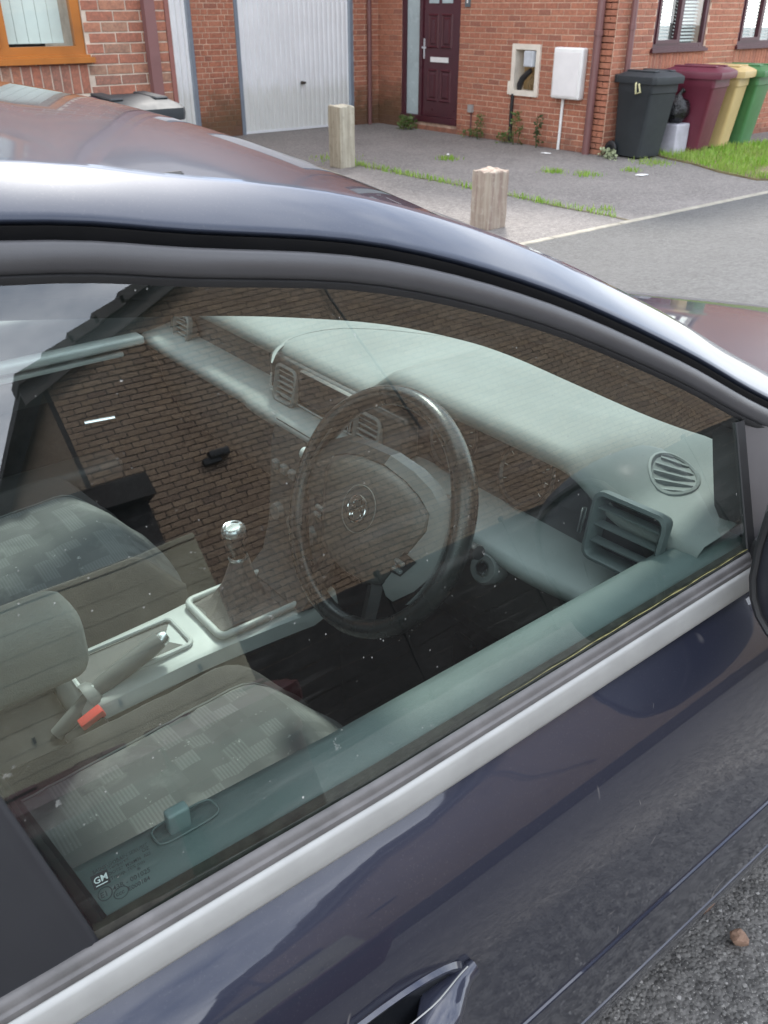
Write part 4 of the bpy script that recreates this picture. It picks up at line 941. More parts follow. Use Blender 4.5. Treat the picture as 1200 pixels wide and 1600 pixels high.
# bonnet, nose, tail
rows = []
for i in range(19):
    u = i / 18; x = lerp(1.28, 2.56, u); row = []
    hw = .84 - plan(x) + .0
    for j in range(25):
        t = -1 + 2 * j / 24; z = lerp(.938, .750, u ** 1.3) - (.055) * abs(t) ** 3.0 - .03 * u * t * t + .016 * math.exp(-((abs(t) - .68) / .10) ** 2) * (1 - .6 * u)
        row.append(Vector((x - .22 * u * t * t + .10 * (1 - u) * (1 - t * t), YCEN + t * hw, z)))
    rows.append(row)
flipup(B().grid(rows).mk('bonnet', m_roofp, car, True, fixn=False))
rows = []
for i in range(9):
    u = i / 8; rows.append([Vector((2.56 - .22 * t * t + .07 * math.sin(u * math.pi), YCEN + t * (.84 - plan(2.56)), lerp(.690, .20, u))) for t in [-1 + 2 * j / 20 for j in range(21)]])
orient(B().grid(rows).mk('front_bumper', m_paint, car, True, fixn=False), (1, 0, 0))
rows = []
for i in range(9):
    u = i / 8; rows.append([Vector((-1.80 + .14 * t * t - .08 * math.sin(u * math.pi), YCEN + t * (.84 - plan(XR)), lerp(.97, .22, u))) for t in [-1 + 2 * j / 20 for j in range(21)]])
orient(B().grid(rows).mk('tailgate', m_paint, car, True, fixn=False), (-1, 0, 0))
for xc in (1.78, -.92):
    for s in (-1, 1):
        c = (xc, YCEN + s * .76, .31)
        wl = B().lathe([(.20, -.10), (.29, -.10), (.31, -.08), (.315, 0), (.31, .07), (.29, .095), (.21, .10)], 40, c, (0, s, 0)).mk('wheel', m_rub, car, True)
        rm = B().lathe([(.21, .09), (.20, .06), (.19, .05), (.06, .07), (.0, .075)], 40, c, (0, s, 0)); rm.mk('rim', M('alloy', (.45, .45, .46), .35, .8), wl, True)
# --- B-pillar cover, mirror, sail panel
pb = [onG(0, 1252), onG(157, 1480)]
q0, q1 = wz(pb[1]), wz(pb[0]); ps = (q1[0] - q0[0]) / (q1[1] - q0[1])
def pillar_x(w): return q0[0] + ps * (w - q0[1])
for mir in (0, 1):
    rows = []
    for j in range(13):
        w = lerp(.018, .50, j / 12); xe = pillar_x(w); row = []
        for dx, n_ in ((.004, -.022), (.0035, -.004), (.001, .0035), (-.004, .0060), (-.010, .0050), (-.016, .0052), (-.03, .0058), (-.09, .006), (-.125, .0058), (-.128, -.02)):
            p = gpt(xe + dx, min(w, topw(xe + dx) + .003), -n_); row.append(mirror(p) if mir else p)
        rows.append(row)
    orient(B().grid(rows).mk('pillar_cover', m_pillar, car, True, fixn=False, sharp=50), (0, 1 if mir else -1, .4))
    rows = []
    for j in range(13):
        w = lerp(.02, .50, j / 12); xe = rl0[0] + rslope * (w - rl0[1]); xp = pillar_x(w) - .002
        rows.append([(mirror(p) if mir else p) for p in (gpt(xp, w, .006), gpt(xe + .002, w, .004), gpt(xe + .006, w, .012), gpt(xe + .006, w, .05))])
    orient(B().grid(rows).mk('glass_channel', m_rub, car, True, fixn=False), (0, 1 if mir else -1, .4))
    # sail panel in front of the glass
    f0, f1 = pf; rows = []
    for j in range(9):
        v = j / 8; x, w = lerp(f1[0], f0[0], v), lerp(f1[1], f0[1], v); row = []
        for k_ in range(6):
            xx = lerp(x, max(1.24, x + .02), k_ / 5); ww = min(w, topw(xx) + .004); n_ = (-.004, .003, .006, .006, .005, .004)[k_]
            p = gpt(x + (xx - x), ww, -n_); row.append(mirror(p) if mir else p)
        rows.append(row)
    orient(B().grid(rows).mk('sail_panel', M('sail_grey', (.085, .08, .083), .45), car, True, fixn=False), (0, 1 if mir else -1, .4))
    rows = []
    for j in range(9):
        v = j / 8; x, w = lerp(f1[0], f0[0], v), lerp(f1[1], f0[1], v)
        rows.append([(mirror(p) if mir else p) for p in (gpt(x - .014, w, .004), gpt(x - .012, w, -.002), gpt(x - .002, w, -.006), gpt(x + .002, w, .0))])
    orient(B().grid(rows).mk('front_channel', m_rub, car, True, fixn=False), (0, 1 if mir else -1, .4))
    # door mirror
    c = Vector((.930, .283, 1.005)); b = B(); rows = []
    for i in range(15):
        a = math.pi * i / 14; x = -math.cos(a); rr = max(1e-3, 1 - abs(x) ** 5) ** .5
        rows.append([])
        for j in range(24):
            t = 2 * math.pi * j / 24; ct, st_ = math.cos(t), math.sin(t)
            sy = (abs(ct) ** .65) * math.copysign(1, ct); sz = (abs(st_) ** .7) * math.copysign(1, st_)
            p = c + Vector((x * .085 if x > 0 else x * .095, sy * .118 * rr, sz * .128 * rr + .012 * sy)); rows[-1].append(mirror(p) if mir else p)
    mo = b.grid(rows, True).mk('door_mirror', M('mirror_shell', (.018, .019, .025), .42, 0, .2, 9), car, True)
    fr = B().tube(rows[3], .006, 8, True); fr.mk('mirror_rim', m_rub, mo, True)
    cc = mirror(c) if mir else c
    B().add([cc + (q - cc) * .93 + Vector((-.008, 0, 0)) for q in rows[4]], [tuple(range(24))]).mk('mirror_glass', M('mirror_dark', (.10, .11, .12), .05, 1.0, .02), mo, fixn=False)  # glass tinted dark in place of the dark cabin it would mirror
    B().rbox((.95, .36, .925), (1.06, .44, .965), .012, 2).mk('mirror_foot', m_rub, mo) if not mir else B().rbox((.95, 2 * YCEN - .44, .925), (1.06, 2 * YCEN - .36, .965), .012, 2).mk('mirror_foot', m_rub, mo)
# rear side windows (dark) and quarter
for mir in (0, 1):
    rows = []
    for i in range(21):
        x = lerp(-1.30, -.075, i / 20); rows.append([(mirror(p) if mir else p) for p in (gpt(x, .025), gpt(x, max(.03, topw(x) * .5)), gpt(x, max(.035, topw(x) + .004)))])
    orient(B().grid(rows).mk('rear_side_window', glass_mat('privacy_glass', (.75, .82, .80), 1.2) if 'privacy_glass' not in MATS else MATS['privacy_glass'], car, True, fixn=False), (0, 1 if mir else -1, .4))
# far side front window
rows = [[mirror(p) for p in r_] for r_ in glass_grid(0)]; o = B().grid(rows).mk('side_window', m_wind, car, True, fixn=False); orient(o, (0, 1, .4))
# --- door handle
def dy(z, x=.2):
    dz = z - zb(x)
    for i in range(len(prof) - 1):
        if prof[i][1] >= dz >= prof[i + 1][1]: return lerp(prof[i][0], prof[i + 1][0], (dz - prof[i][1]) / (prof[i + 1][1] - prof[i][1]))
    return .37
hx0, hx1, hz = .078, .378, .747
for mir in (0, 1):
    MI = mirror if mir else (lambda p: p); y0_ = dy(hz); rows = []
    for i in range(25):
        u = i / 24; x = lerp(hx0, hx1, u); m_ = sstep(.70, .80, u); e0 = sstep(.14, .0, u); tk = sstep(.78, 1.0, u)
        yo = lerp(lerp(.043, .012, tk), .006, e0); yi = lerp(lerp(.019, -.002, m_), -.002, e0); zt = lerp(.0135, .006, tk ** 1.5); zl = lerp(-.027, -.010, tk)
        sec = [(-yi, zl), (-yi, zt - .002), (-yi - .002, zt), (-(yi + yo) * .5, zt + .0015), (-yo + .003, zt - .001), (-yo, zt - .005), (-yo - .001, (zt + zl) / 2), (-yo + .001, zl + .005), (-yo + .006, zl), (-yi, zl)]
        rows.append([MI(Vector((x, y0_ + a, hz + b_))) for a, b_ in sec])
    hb_ = B().grid(rows); ho = hb_.mk('door_handle', m_paint, car, True, sharp=48)
    q = [MI(Vector((lerp(hx0, hx1, u), y0_ - lerp(.0155, .0045, sstep(.78, 1.0, u)), hz + lerp(.0150, .0085, sstep(.78, 1.0, u) ** 1.5)))) for u in [.70 + .03 * i for i in range(10)]]
    B().tube(q, .0008, 6).mk('handle_trim', m_silver, ho, True)
    el_ = lambda k_, d_: [MI(Vector((hx0 + .135 + .150 * k_ * math.copysign(abs(math.cos(t)) ** .85, math.cos(t)), dy(hz + .034 * k_ * math.sin(t)) + d_, hz + .002 + .034 * k_ * math.sin(t)))) for t in [2 * math.pi * i / 40 for i in range(40)]]
    B().grid([el_(1.06, .001), el_(1.02, -.0035), el_(.96, -.003), el_(.93, -.001)], True).mk('handle_bezel', m_paint, ho, True)
    bw = B().grid([el_(.95, -.0020), el_(.6, -.0012), el_(.2, -.0010)], True); bw.mk('handle_recess', M('recess_black', (.010, .011, .013), .22), ho, True)
# ------------------------------------------------------------------ car interior
# inner trim along the top of the door opening: header and A-pillar
lo = [(-60, 503), (100, 499), (300, 494), (450, 496), (600, 507), (720, 531), (800, 557), (900, 601), (1000, 645), (1060, 668), (1113, 686), (1150, 712), (1190, 745)]
lop = spline([onG(x, y, .055) for x, y in lo], 4)
rows = []
for p in lop:
    x = p.x; w = topw(x)
    rows.append([gpt(x + .02, w + .02, .006), gpt(x + .02, w + .012, .02), p, p + Vector((.012, .012, .012)), p + Vector((.03, .06, .055))])
B().grid(rows).mk('pillar_trim', m_lin, car, True, fixn=False, sharp=60)  # light-grey trim coloured near black to hold its shade
rows = [[mirror(q) for q in r_] for r_ in rows]; B().grid(rows).mk('pillar_trim', m_lin, car, True, fixn=False, sharp=60)
# sail panel inside (dark), its rear edge upright in the picture
sp = [onG(1114, 660, .052), onG(1113, 684, .05), onG(1114, 730, .05), onG(1116, 790, .05), onG(1135, 835, .05), onG(1172, 868, .03)]
fr_ = [onG(1165, 640, .012), onG(1158, 660, .012), onG(1160, 720, .012), onG(1165, 780, .012), onG(1170, 835, .012), onG(1176, 870, .012)]
B().grid([sp, [lerp(a, b, .35) + Vector((0, -.004, 0)) for a, b in zip(sp, fr_)], fr_]).mk('sail_trim', M('sail_trim_dark', (.022, .024, .025), .5), car, True, fixn=False)
B().grid([[mirror(p) for p in r_] for r_ in (sp, fr_)]).mk('sail_trim', MATS['sail_trim_dark'], car, True, fixn=False)
# near door card: ledge under the glass
def card(mir):
    rows = []
    for i in range(33):
        x = lerp(-.02, 1.16, i / 32); k_ = sstep(.97, 1.12, x); zl = zb(x) + .030
        sec = [(.452, zl - .012), (.4555, zl + .001), (.462, zl + .006), (.485, zl + .0065 + .012 * k_), (.510, zl + .004 + .03 * k_), (.524 + .015 * k_, zl - .004 + .04 * k_), (.531 + .03 * k_, zl - .020 + .03 * k_), (.528 + .03 * k_, zl - .05), (.520, zl - .12), (.505, zl - .2), (.47, .62), (.46, .30)]
        rows.append([(mirror(Vector((x, y, z))) if mir else Vector((x, y, z))) for y, z in sec])
    o = B().grid(rows).mk('door_card', m_card, car, True, fixn=False, sharp=60); orient(o, (0, -1 if mir else 1, .6)); return o
dc = card(0); dcf = card(1); dcf.data.materials[0] = m_dashd
B().rbox((.10, 2 * YCEN - .60, .50), (.70, 2 * YCEN - .50, .56), .02, 3).mk('armrest', m_dashd, dcf, True)
B().rbox((-.30, 2 * YCEN - .566, .828), (.815, 2 * YCEN - .505, .850), .008, 3).mk('door_ledge', m_cons, dcf, True)
B().rbox((-.30, 2 * YCEN - .556, .806), (.76, 2 * YCEN - .505, .818), .004, 2).mk('door_ledge', m_cons, dcf, True)
B().tube([onY(131, 663, 1.93), onY(178, 654, 1.93)], .0095, 10).mk('door_pull', m_chrome, dcf, True)
B().rbox((.32, .505, .60), (.80, .575, .66), .02, 3).mk('armrest', m_card, dc, True)
# lock pin in its recess
lp = onZ(290, 1284, zb(.18) + .037); 
B().tube([lp + Vector((.029 * math.copysign(abs(math.cos(t)) ** .45, math.cos(t)), .0112 * math.copysign(abs(math.sin(t)) ** .45, math.sin(t)), .0005)) for t in [2 * math.pi * i / 24 for i in range(24)]], .0011, 6, True).mk('pin_surround', m_card, dc, True)
B().rbox((-.0100, -.0058, -.01), (.0100, .0058, .020), .003, 3, Matrix.Translation(lp + Vector((-.006, .001, 0)))).mk('lock_pin', M('pin_grey', (.15, .19, .19), .45), dc, True)
# dashboard
def dash_sec(Y):
    """profile (x,z) from the screen base to the knees at lateral position Y"""
    c = (Y - YCEN) / .76; xf = 1.44 - .22 * c * c
    hood = sstep(.30, .18, abs(Y - .885)); ctr = sstep(.26, .20, abs(Y - YCEN)) * .5
    end = sstep(.60, .50, Y)
    ztop = .945 + .012 * ctr + .058 * hood; xr = .895 - .02 * ctr - .015 * hood
    p = [(xf, .945), (lerp(xf, xr, .25), .957 + .012 * hood), (lerp(xf, xr, .5), .958 + .022 * hood + .006 * ctr), (lerp(xf, xr, .72), .955 + .042 * hood + .010 * ctr), (lerp(xf, xr, .88), ztop + .004), (lerp(xf, xr, .96), ztop + .003), (xr, ztop - .006), (xr - .004, ztop - .018), (xr + .004, ztop - .028)]
    rec = .055 * hood
    p += [(xr + .012 + rec, ztop - .034), (xr + .016 + rec, .872), (xr + .012 + rec * .3, .858), (xr - .030, .850), (xr - .062, .845), (xr - .074, .838), (xr - .074, .826), (xr - .055, .806), (xr - .030, .76), (xr - .010, .68), (xr + .03, .58), (xr + .12, .50)]
    return p
Ys = [.475 + i * (2 * YCEN - .95) / 90 for i in range(91)]
rows = [[Vector((x, y, z)) for x, z in dash_sec(y)] for y in Ys]
dash = B().grid([r_[:9] for r_ in rows]).mk('dashboard', m_dash, car, True, fixn=False, sharp=70); orient(dash, (-.3, 0, 1))
o = B().grid([r_[8:12] for r_ in rows]).mk('dash_fascia', m_dashd, dash, True, fixn=False, sharp=60); orient(o, (-1, 0, .2))
o = B().grid([r_[11:17] for r_ in rows]).mk('dash_ledge', M('ledge_sunlit', (.25, .265, .26), .5, 0, .1, 6), dash, True, fixn=False, sharp=60); orient(o, (-1, 0, .4))  # ledge coloured lighter than the dash around it to imitate a sun highlight
o = B().grid([r_[16:] for r_ in rows]).mk('lower_dash', m_dashd, dash, True, fixn=False, sharp=60); orient(o, (-1, 0, .2))
def dz_top(x, Y):
    p = dash_sec(Y)[:6]
    for i in range(5):
        if p[i][0] >= x >= p[i + 1][0]: return lerp(p[i][1], p[i + 1][1], (x - p[i][0]) / (p[i + 1][0] - p[i][0]))
    return .95
# low ridge on the dash top that starts the instrument hood
rid = spline([onZ(632, 612, .985), onZ(690, 586, .985), onZ(760, 572, .983), onZ(840, 571, .978), onZ(930, 590, .972)], 5)
rid = [Vector((p.x, p.y, dz_top(p.x, p.y) + .0005)) for p in rid]
for rr_, pts_ in ((.0045, None),):
    if pts_ is None:
        pts_ = spline([onZ(x, y, .957) for x, y in ((424, 562), (433, 541), (462, 523), (520, 515), (600, 517), (700, 529))], 5); pts_ = [Vector((p.x, p.y, dz_top(p.x, p.y) + .0002)) for p in pts_]
    B().tube(pts_, [rr_ * min(1, .25 + i / 5, .25 + (len(pts_) - 1 - i) / 5) for i in range(len(pts_))], 10, flat=.30, up=(0, 0, 1)).mk('dash_ridge', m_dash, dash, True)
# dark panel that carries both centre vents and the display
cp = B().rbox((.8695, 1.035, .858), (.905, 1.478, .938), .012, 3).mk('centre_panel', M('panel_gloss', (.045, .045, .044), .3, 0, .1, 6), dash, True)
B().tube(spline([(.868, 1.04, .857), (.867, 1.25, .856), (.868, 1.475, .857)], 4), .0018, 6).mk('panel_edge', m_cons, dash, True)
# vents
def vent(c, w, h, nsl, tilt=0.0, mat=None, name='air_vent', yaw=0.0, n_thumb=True):
    e_mat = mat or M('vent_grey', (.16, .165, .16), .4, .0, .05); c = Vector(c); X = Vector((math.sin(yaw), math.cos(yaw), 0)); N = Vector((-math.cos(yaw) * math.cos(tilt), math.sin(yaw) * math.cos(tilt), math.sin(tilt))); Z = X.cross(N).normalized()
    if Z.z < 0: Z = -Z
    Pv = lambda a, b_, d: c + X * a + Z * b_ + N * d
    def rr(a, b_, r, d): 
        out = []
        for cx, cy, s0 in ((a - r, b_ - r, 0), (-a + r, b_ - r, 90), (-a + r, -b_ + r, 180), (a - r, -b_ + r, 270)):
            for t in (0, 30, 60, 90): out.append(Pv(cx + r * math.cos(R(s0 + t)), cy + r * math.sin(R(s0 + t)), d))
        return out
    f = B().grid([rr(w / 2 + .010, h / 2 + .010, .016, -.006), rr(w / 2 + .009, h / 2 + .009, .015, .005), rr(w / 2 + .004, h / 2 + .004, .013, .007), rr(w / 2, h / 2, .010, .002), rr(w / 2, h / 2, .010, -.03)], True)
    fo = f.mk(name, e_mat, dash, True)
    B().add(rr(w / 2, h / 2, .010, -.028), [tuple(range(16))]).mk('vent_back', m_rub, fo, fixn=False)
    for i in range(nsl):
        z = -h / 2 + h * (i + .7) / (nsl + .4)
        B().grid([[Pv(-w / 2, z, .001), Pv(w / 2, z, .001)], [Pv(-w / 2, z + .0025, .002), Pv(w / 2, z + .0025, .002)], [Pv(-w / 2, z + .004, -.016), Pv(w / 2, z + .004, -.016)]]).mk('vent_slat', M('slat_grey', (.30, .315, .31), .4, .0, .05) if mat is None else M('slat_dark', (.12, .14, .14), .4), fo, fixn=False)
    if n_thumb: B().tube([Pv(w / 2 + .018, -h * .22, .004), Pv(w / 2 + .018, h * .22, .004)], .004, 8).mk('thumb_wheel', m_chrome, fo, True)
    return fo
vent(onX(447, 602, .8655), .060, .062, 5, R(12)); vent(onX(574, 678, .8655), .060, .060, 5, R(12)); vent(onX(285, 512, .885), .060, .050, 4, R(12))
m_ventd = M('vent_charcoal', (.085, .10, .10), .4, 0, .1, 8)
vent(onX(975, 840, .868), .096, .084, 3, R(10), m_ventd, 'air_vent', R(-4))
# oval demister vent on the dash end
dv = onZ(1053, 743, .967); tz = dz_top(dv.x, dv.y); dv = onZ(1053, 743, tz + .004)
el = lambda a, b_, z: [dv + Vector((-math.sin(t) * b_ * .9 + math.cos(t) * a * .62, math.cos(t) * a * .75 + math.sin(t) * b_ * .62, z)) for t in [2 * math.pi * i / 28 for i in range(28)]]
def vz(q): return max(dz_top(q.x, q.y), .94) + .001
def oval(k_, z):
    out = []
    for i in range(28):
        t = 2 * math.pi * i / 28; q = onZ(1053 + 39 * k_ * math.cos(t) + 1.5 * k_ * math.sin(t), 743 + 23 * k_ * math.sin(t) + 4 * k_ * math.cos(t), dv.z); q.z = vz(q); out.append(q + Vector((0, 0, z)))
    return out
do = B().grid([oval(1.12, -.003), oval(1.08, .0015), oval(.98, .003), oval(.92, .001), oval(.92, -.012)], True).mk('demister_vent', m_dash, dash, True)
B().add(oval(.92, -.010), [tuple(range(28))]).mk('vent_back', m_rub, do, fixn=False)
for i in range(5):
    yy = 743 + (i - 2) * 8.5; hw_ = 36 * math.sqrt(max(.05, 1 - ((i - 2) * 8.5 / 23) ** 2)) * .92
    a, b_ = onZ(1053 - hw_, yy - 3.5 * hw_ / 36, dv.z), onZ(1053 + hw_, yy + 3.5 * hw_ / 36, dv.z); a.z = vz(a) + .001; b_.z = vz(b_) + .001; dn = Vector((0, 0, -.008)); ft = (onZ(1053, yy + 2.3, dv.z) - onZ(1053, yy, dv.z))
    B().grid([[a, b_], [a + ft, b_ + ft], [a + ft + dn, b_ + ft + dn]]).mk('vent_slat', m_dash, do, fixn=False)
# instrument binnacle: two dials in the recess
for yy in (.80, .97):
    c = Vector((.925, yy, .915)); dl = B().lathe([(.052, -.004), (.058, .004), (.052, .006), (.048, .002), (.0, .001)], 32, c, (-.94, 0, .34)).mk('dial', m_rub, dash, True)
    for i in range(9):
        a = R(-210 + i * 30); q = Vector((-.94, 0, .34)); u_ = Vector((0, -1, 0)); v_ = Vector((.34, 0, .94)); p0 = c + q * .003 + (u_ * math.cos(a) - v_ * math.sin(a)) * .040
        B().tube([p0, p0 + (u_ * math.cos(a) - v_ * math.sin(a)) * .006], .0008, 4).mk('dial_mark', m_cons, dl)
# centre stack
cs = B(); rows = []
for y in (YCEN - .105, YCEN - .10, YCEN - .05, YCEN, YCEN + .05, YCEN + .10, YCEN + .105):
    k_ = 0 if abs(y - YCEN) < .102 else .03
    rows.append([Vector((x + k_, y, z)) for x, z in ((.815, .842), (.800, .80), (.790, .70), (.780, .62), (.760, .555), (.72, .52))])
orient(cs.grid(rows).mk('centre_stack', m_dashd, dash, True, fixn=False, sharp=70), (-1, 0, .2))
B().rbox((.862, YCEN - .085, .87), (.895, YCEN + .085, .935), .006, 2).mk('display', m_rub, dash, True)
for i in range(6): B().rbox((.786, YCEN - .085 + .03 * i, .745), (.80, YCEN - .065 + .03 * i, .765), .003, 1).mk('button', m_trim, dash)
for s in (-1, 0, 1): B().lathe([(.0, .016), (.017, .016), (.02, .0)], 18, (.788, YCEN + s * .062, .655), (-1, 0, .1)).mk('heater_knob', m_trim, dash, True)
# driver's switch panel, light knob and ignition lock
B().rbox((.845, .515, .755), (.872, .66, .815), .012, 2).mk('storage_tray', m_trim, dash, True)
ig = onX(757, 888, .80); B().lathe([(.026, -.03), (.026, .0), (.022, .006), (.013, .006), (.012, .001), (.0, .001)], 24, ig, (-.9, -.12, .35)).mk('ignition_lock', m_trim, dash, True)
B().tube([ig + Vector((-.004, 0, .002)), ig + Vector((-.008, -.001, .0035))], .009, 16).mk('lock_face', m_chrome, dash, True)
# steering column and wheel
WC = Vector((.690, .892, .890)); al = R(26); WN = Vector((-math.cos(al), 0, math.sin(al))); WU = Vector((math.sin(al), 0, math.cos(al))); WS = Vector((0, -1, 0))
def wp(a, b_, d=0.0): return WC + WS * a + WU * b_ + WN * d
col_ = B(); rows = []
for t, k_ in ((.03, .8), (.05, 1.0), (.12, 1.1), (.20, 1.1), (.30, .9)):
    rows.append([WC - WN * t + WS * math.copysign(abs(math.cos(q)) ** .6, math.cos(q)) * .055 * k_ + WU * (math.copysign(abs(math.sin(q)) ** .6, math.sin(q)) * .048 * k_ - .012) for q in [2 * math.pi * i / 24 for i in range(24)]])
col_.grid(rows, True).mk('steering_column', m_trim, car, True)
B().tube([WC - WN * .07 + WS * .05, WC - WN * .065 + WS * .12 + WU * .012, WC - WN * .05 + WS * .175 + WU * .016], [.008, .008, .011], 8).mk('indicator_stalk', m_rub, car, True)
B().tube([WC - WN * .07 - WS * .05, WC - WN * .065 - WS * .12 + WU * .012, WC - WN * .030 - WS * .215 + WU * .012], [.008, .008, .010], 8).mk('wiper_stalk', m_rub, car, True)
B().tube([WC - WN * .032 - WS * .208 + WU * .012, WC - WN * .029 - WS * .222 + WU * .012, WC - WN * .026 - WS * .235 + WU * .012], [.012, .014, .010], 12).mk('stalk_knob', m_cons, car, True)
sw_ = empty('steering_wheel', WC, None, None); sw_.parent = car; sw_.matrix_parent_inverse = parent_matrix(car).inverted()
RW = .178; rimp = [wp(RW * math.cos(t), RW * math.sin(t)) for t in [2 * math.pi * i / 72 for i in range(72)]]
rad = []
for i in range(72):
    t = math.degrees(2 * math.pi * i / 72); k_ = 1 + .16 * (math.exp(-((t - 150) / 16) ** 2) + math.exp(-((t - 30) / 16) ** 2)); rad.append(.0156 * k_)
b = B(); rows = []
for i in range(72):
    a = 2 * math.pi * i / 72; er = WS * math.cos(a) + WU * math.sin(a)
    rows.append([rimp[i] + (er * math.cos(2 * math.pi * k / 16) + WN * math.sin(2 * math.pi * k / 16) * 1.12) * rad[i] for k in range(16)])
rows.append(rows[0]); b.grid(rows, True).mk('rim', m_leath, sw_, True)
# stitching on the inner side of the rim
st = B()
for i in list(range(150, 212)) + list(range(328, 390)):
    a = R(i); er = WS * math.cos(a) + WU * math.sin(a); ta = -WS * math.sin(a) + WU * math.cos(a); p = WC + er * (RW - .0152) + WN * .010
    st.tube([p - ta * .0010 + WN * .004, p + ta * .0010 - WN * .004], .0007, 4)
st.mk('stitching', m_trim, sw_)
# hub: airbag pad with four-point outline
def pad_out(k_, d, z=0):
    prof_ = [(-.118, .020), (-.112, .042), (-.085, .056), (-.05, .066), (0, .070), (.05, .066), (.085, .056), (.112, .042), (.118, .020), (.106, -.010), (.088, -.048), (.070, -.082), (.040, -.094), (0, -.098), (-.040, -.094), (-.070, -.082), (-.088, -.048), (-.106, -.010)]
    return [wp(a * k_ * 1.05, b_ * k_ * 1.08, d) for a, b_ in prof_]
pad = B().grid([pad_out(.93, -.03), pad_out(1.0, -.012), pad_out(1.0, .004), pad_out(.95, .016), pad_out(.80, .025), pad_out(.5, .031), pad_out(.2, .033)], True); pad.f.append(tuple(len(pad.v) - 18 + i for i in range(18)))
pd = pad.mk('airbag_pad', m_pad, sw_, True)
B().tube([wp(.036 * math.cos(t), .036 * math.sin(t), .0325) for t in [2 * math.pi * i / 40 for i in range(40)]], .0008, 5, True).mk('badge_ring', m_trim, pd, True)
B().lathe([(.020, .000), (.0215, .002), (.0195, .0035), (.0180, .002), (.0, .002)], 32, wp(0, 0, .033), WN).mk('badge', m_pad, pd, True)
emb = B()
emb.tube([wp(.0195 * math.cos(t), .0195 * math.sin(t), .0365) for t in [2 * math.pi * i / 40 for i in range(40)]], .0014, 6, True)
for pts, r_ in (([(-.004, .013), (.003, .0145), (.008, .010), (.007, .004), (.002, .001), (-.003, -.004), (-.004, -.011), (.001, -.015)], .0017), ([(-.004, .013), (-.009, .010), (-.010, .006)], .0014), ([(-.002, .004), (-.009, .001), (-.013, -.004)], .0012), ([(.002, .001), (.010, -.001), (.013, -.007), (.010, -.012)], .0014), ([(-.004, -.006), (-.010, -.009), (-.009, -.014)], .0012), ([(.006, .006), (.012, .008), (.014, .003)], .0012)):
    emb.tube(spline([wp(a, b_, .0362) for a, b_ in pts], 3), r_, 6)
emb.mk('emblem', m_chrome, pd, True)
B().tube([(a * .995 + b_ * .005) + WN * .0005 for a, b_ in zip(pad_out(1.003, .006), pad_out(1.003, .006))], .0012, 6, True).mk('pad_seam', m_rub, pd, True)
# spokes left/right with switch pods, lower spokes
for s in (-1, 1):
    inner = [(a * 1.05, b_ * 1.08, d) for a, b_, d in [(-.045, .064, .012), (.0, .069, .014), (.05, .064, .014), (.085, .055, .014), (.111, .041, .012), (.117, .019, .012), (.105, -.012, .013), (.087, -.050, .012), (.071, -.081, .006)]]
    mid = [(-.06, .082, .004), (.0, .090, .008), (.058, .086, .010), (.102, .076, .011), (.136, .056, .010), (.147, .022, .010), (.138, -.017, .012), (.112, -.062, .010), (.086, -.100, .002)]
    outer = [(-.07, .086, -.015), (.0, .097, -.010), (.063, .094, -.006), (.110, .084, -.002), (.148, .062, .000), (.168, .022, .004), (.163, -.020, .004), (.130, -.070, -.002), (.092, -.106, -.010)]
    sp_ = B().grid([[wp(s * a, b_, d) for a, b_, d in q] for q in (inner, mid, outer)])
    so_ = sp_.mk('spoke', M('spoke_grey', (.19, .195, .19), .5, 0, .1, 8, .15, 700, .001) if s > 0 else m_pad, sw_, True, fixn=False)
    orient(so_, WN)
    pod = B().grid([[wp(s * .100, -.022, .0150), wp(s * .128, -.026, .0140)], [wp(s * .086, -.060, .0135), wp(s * .108, -.058, .0125)]]); po = pod.mk('switch_pod', m_rub, so_, fixn=False)
    for i in range(2):
        for j in range(2): 
            c = wp(s * (.095 + .010 * j), -.038 - .012 * i, .0165 - .001 * i); B().rbox((-.0035, -.0045, -.004), (.0035, .0045, .002), .0012, 1, Matrix.Translation(c)).mk('switch', m_trim, so_)
    ls = B().grid([[wp(s * a, b_, d) for a, b_, d in q] for q in ([(.070, -.082, .0), (.078, -.115, .0), (.085, -.150, .002), (.092, -.166, .002)], [(.055, -.088, .008), (.062, -.118, .008), (.068, -.150, .006), (.074, -.170, .004)], [(.040, -.092, .0), (.046, -.12, .0), (.052, -.150, .0), (.056, -.172, .0)])])
    orient(ls.mk('lower_spoke', m_rub, sw_, True, fixn=False), WN)
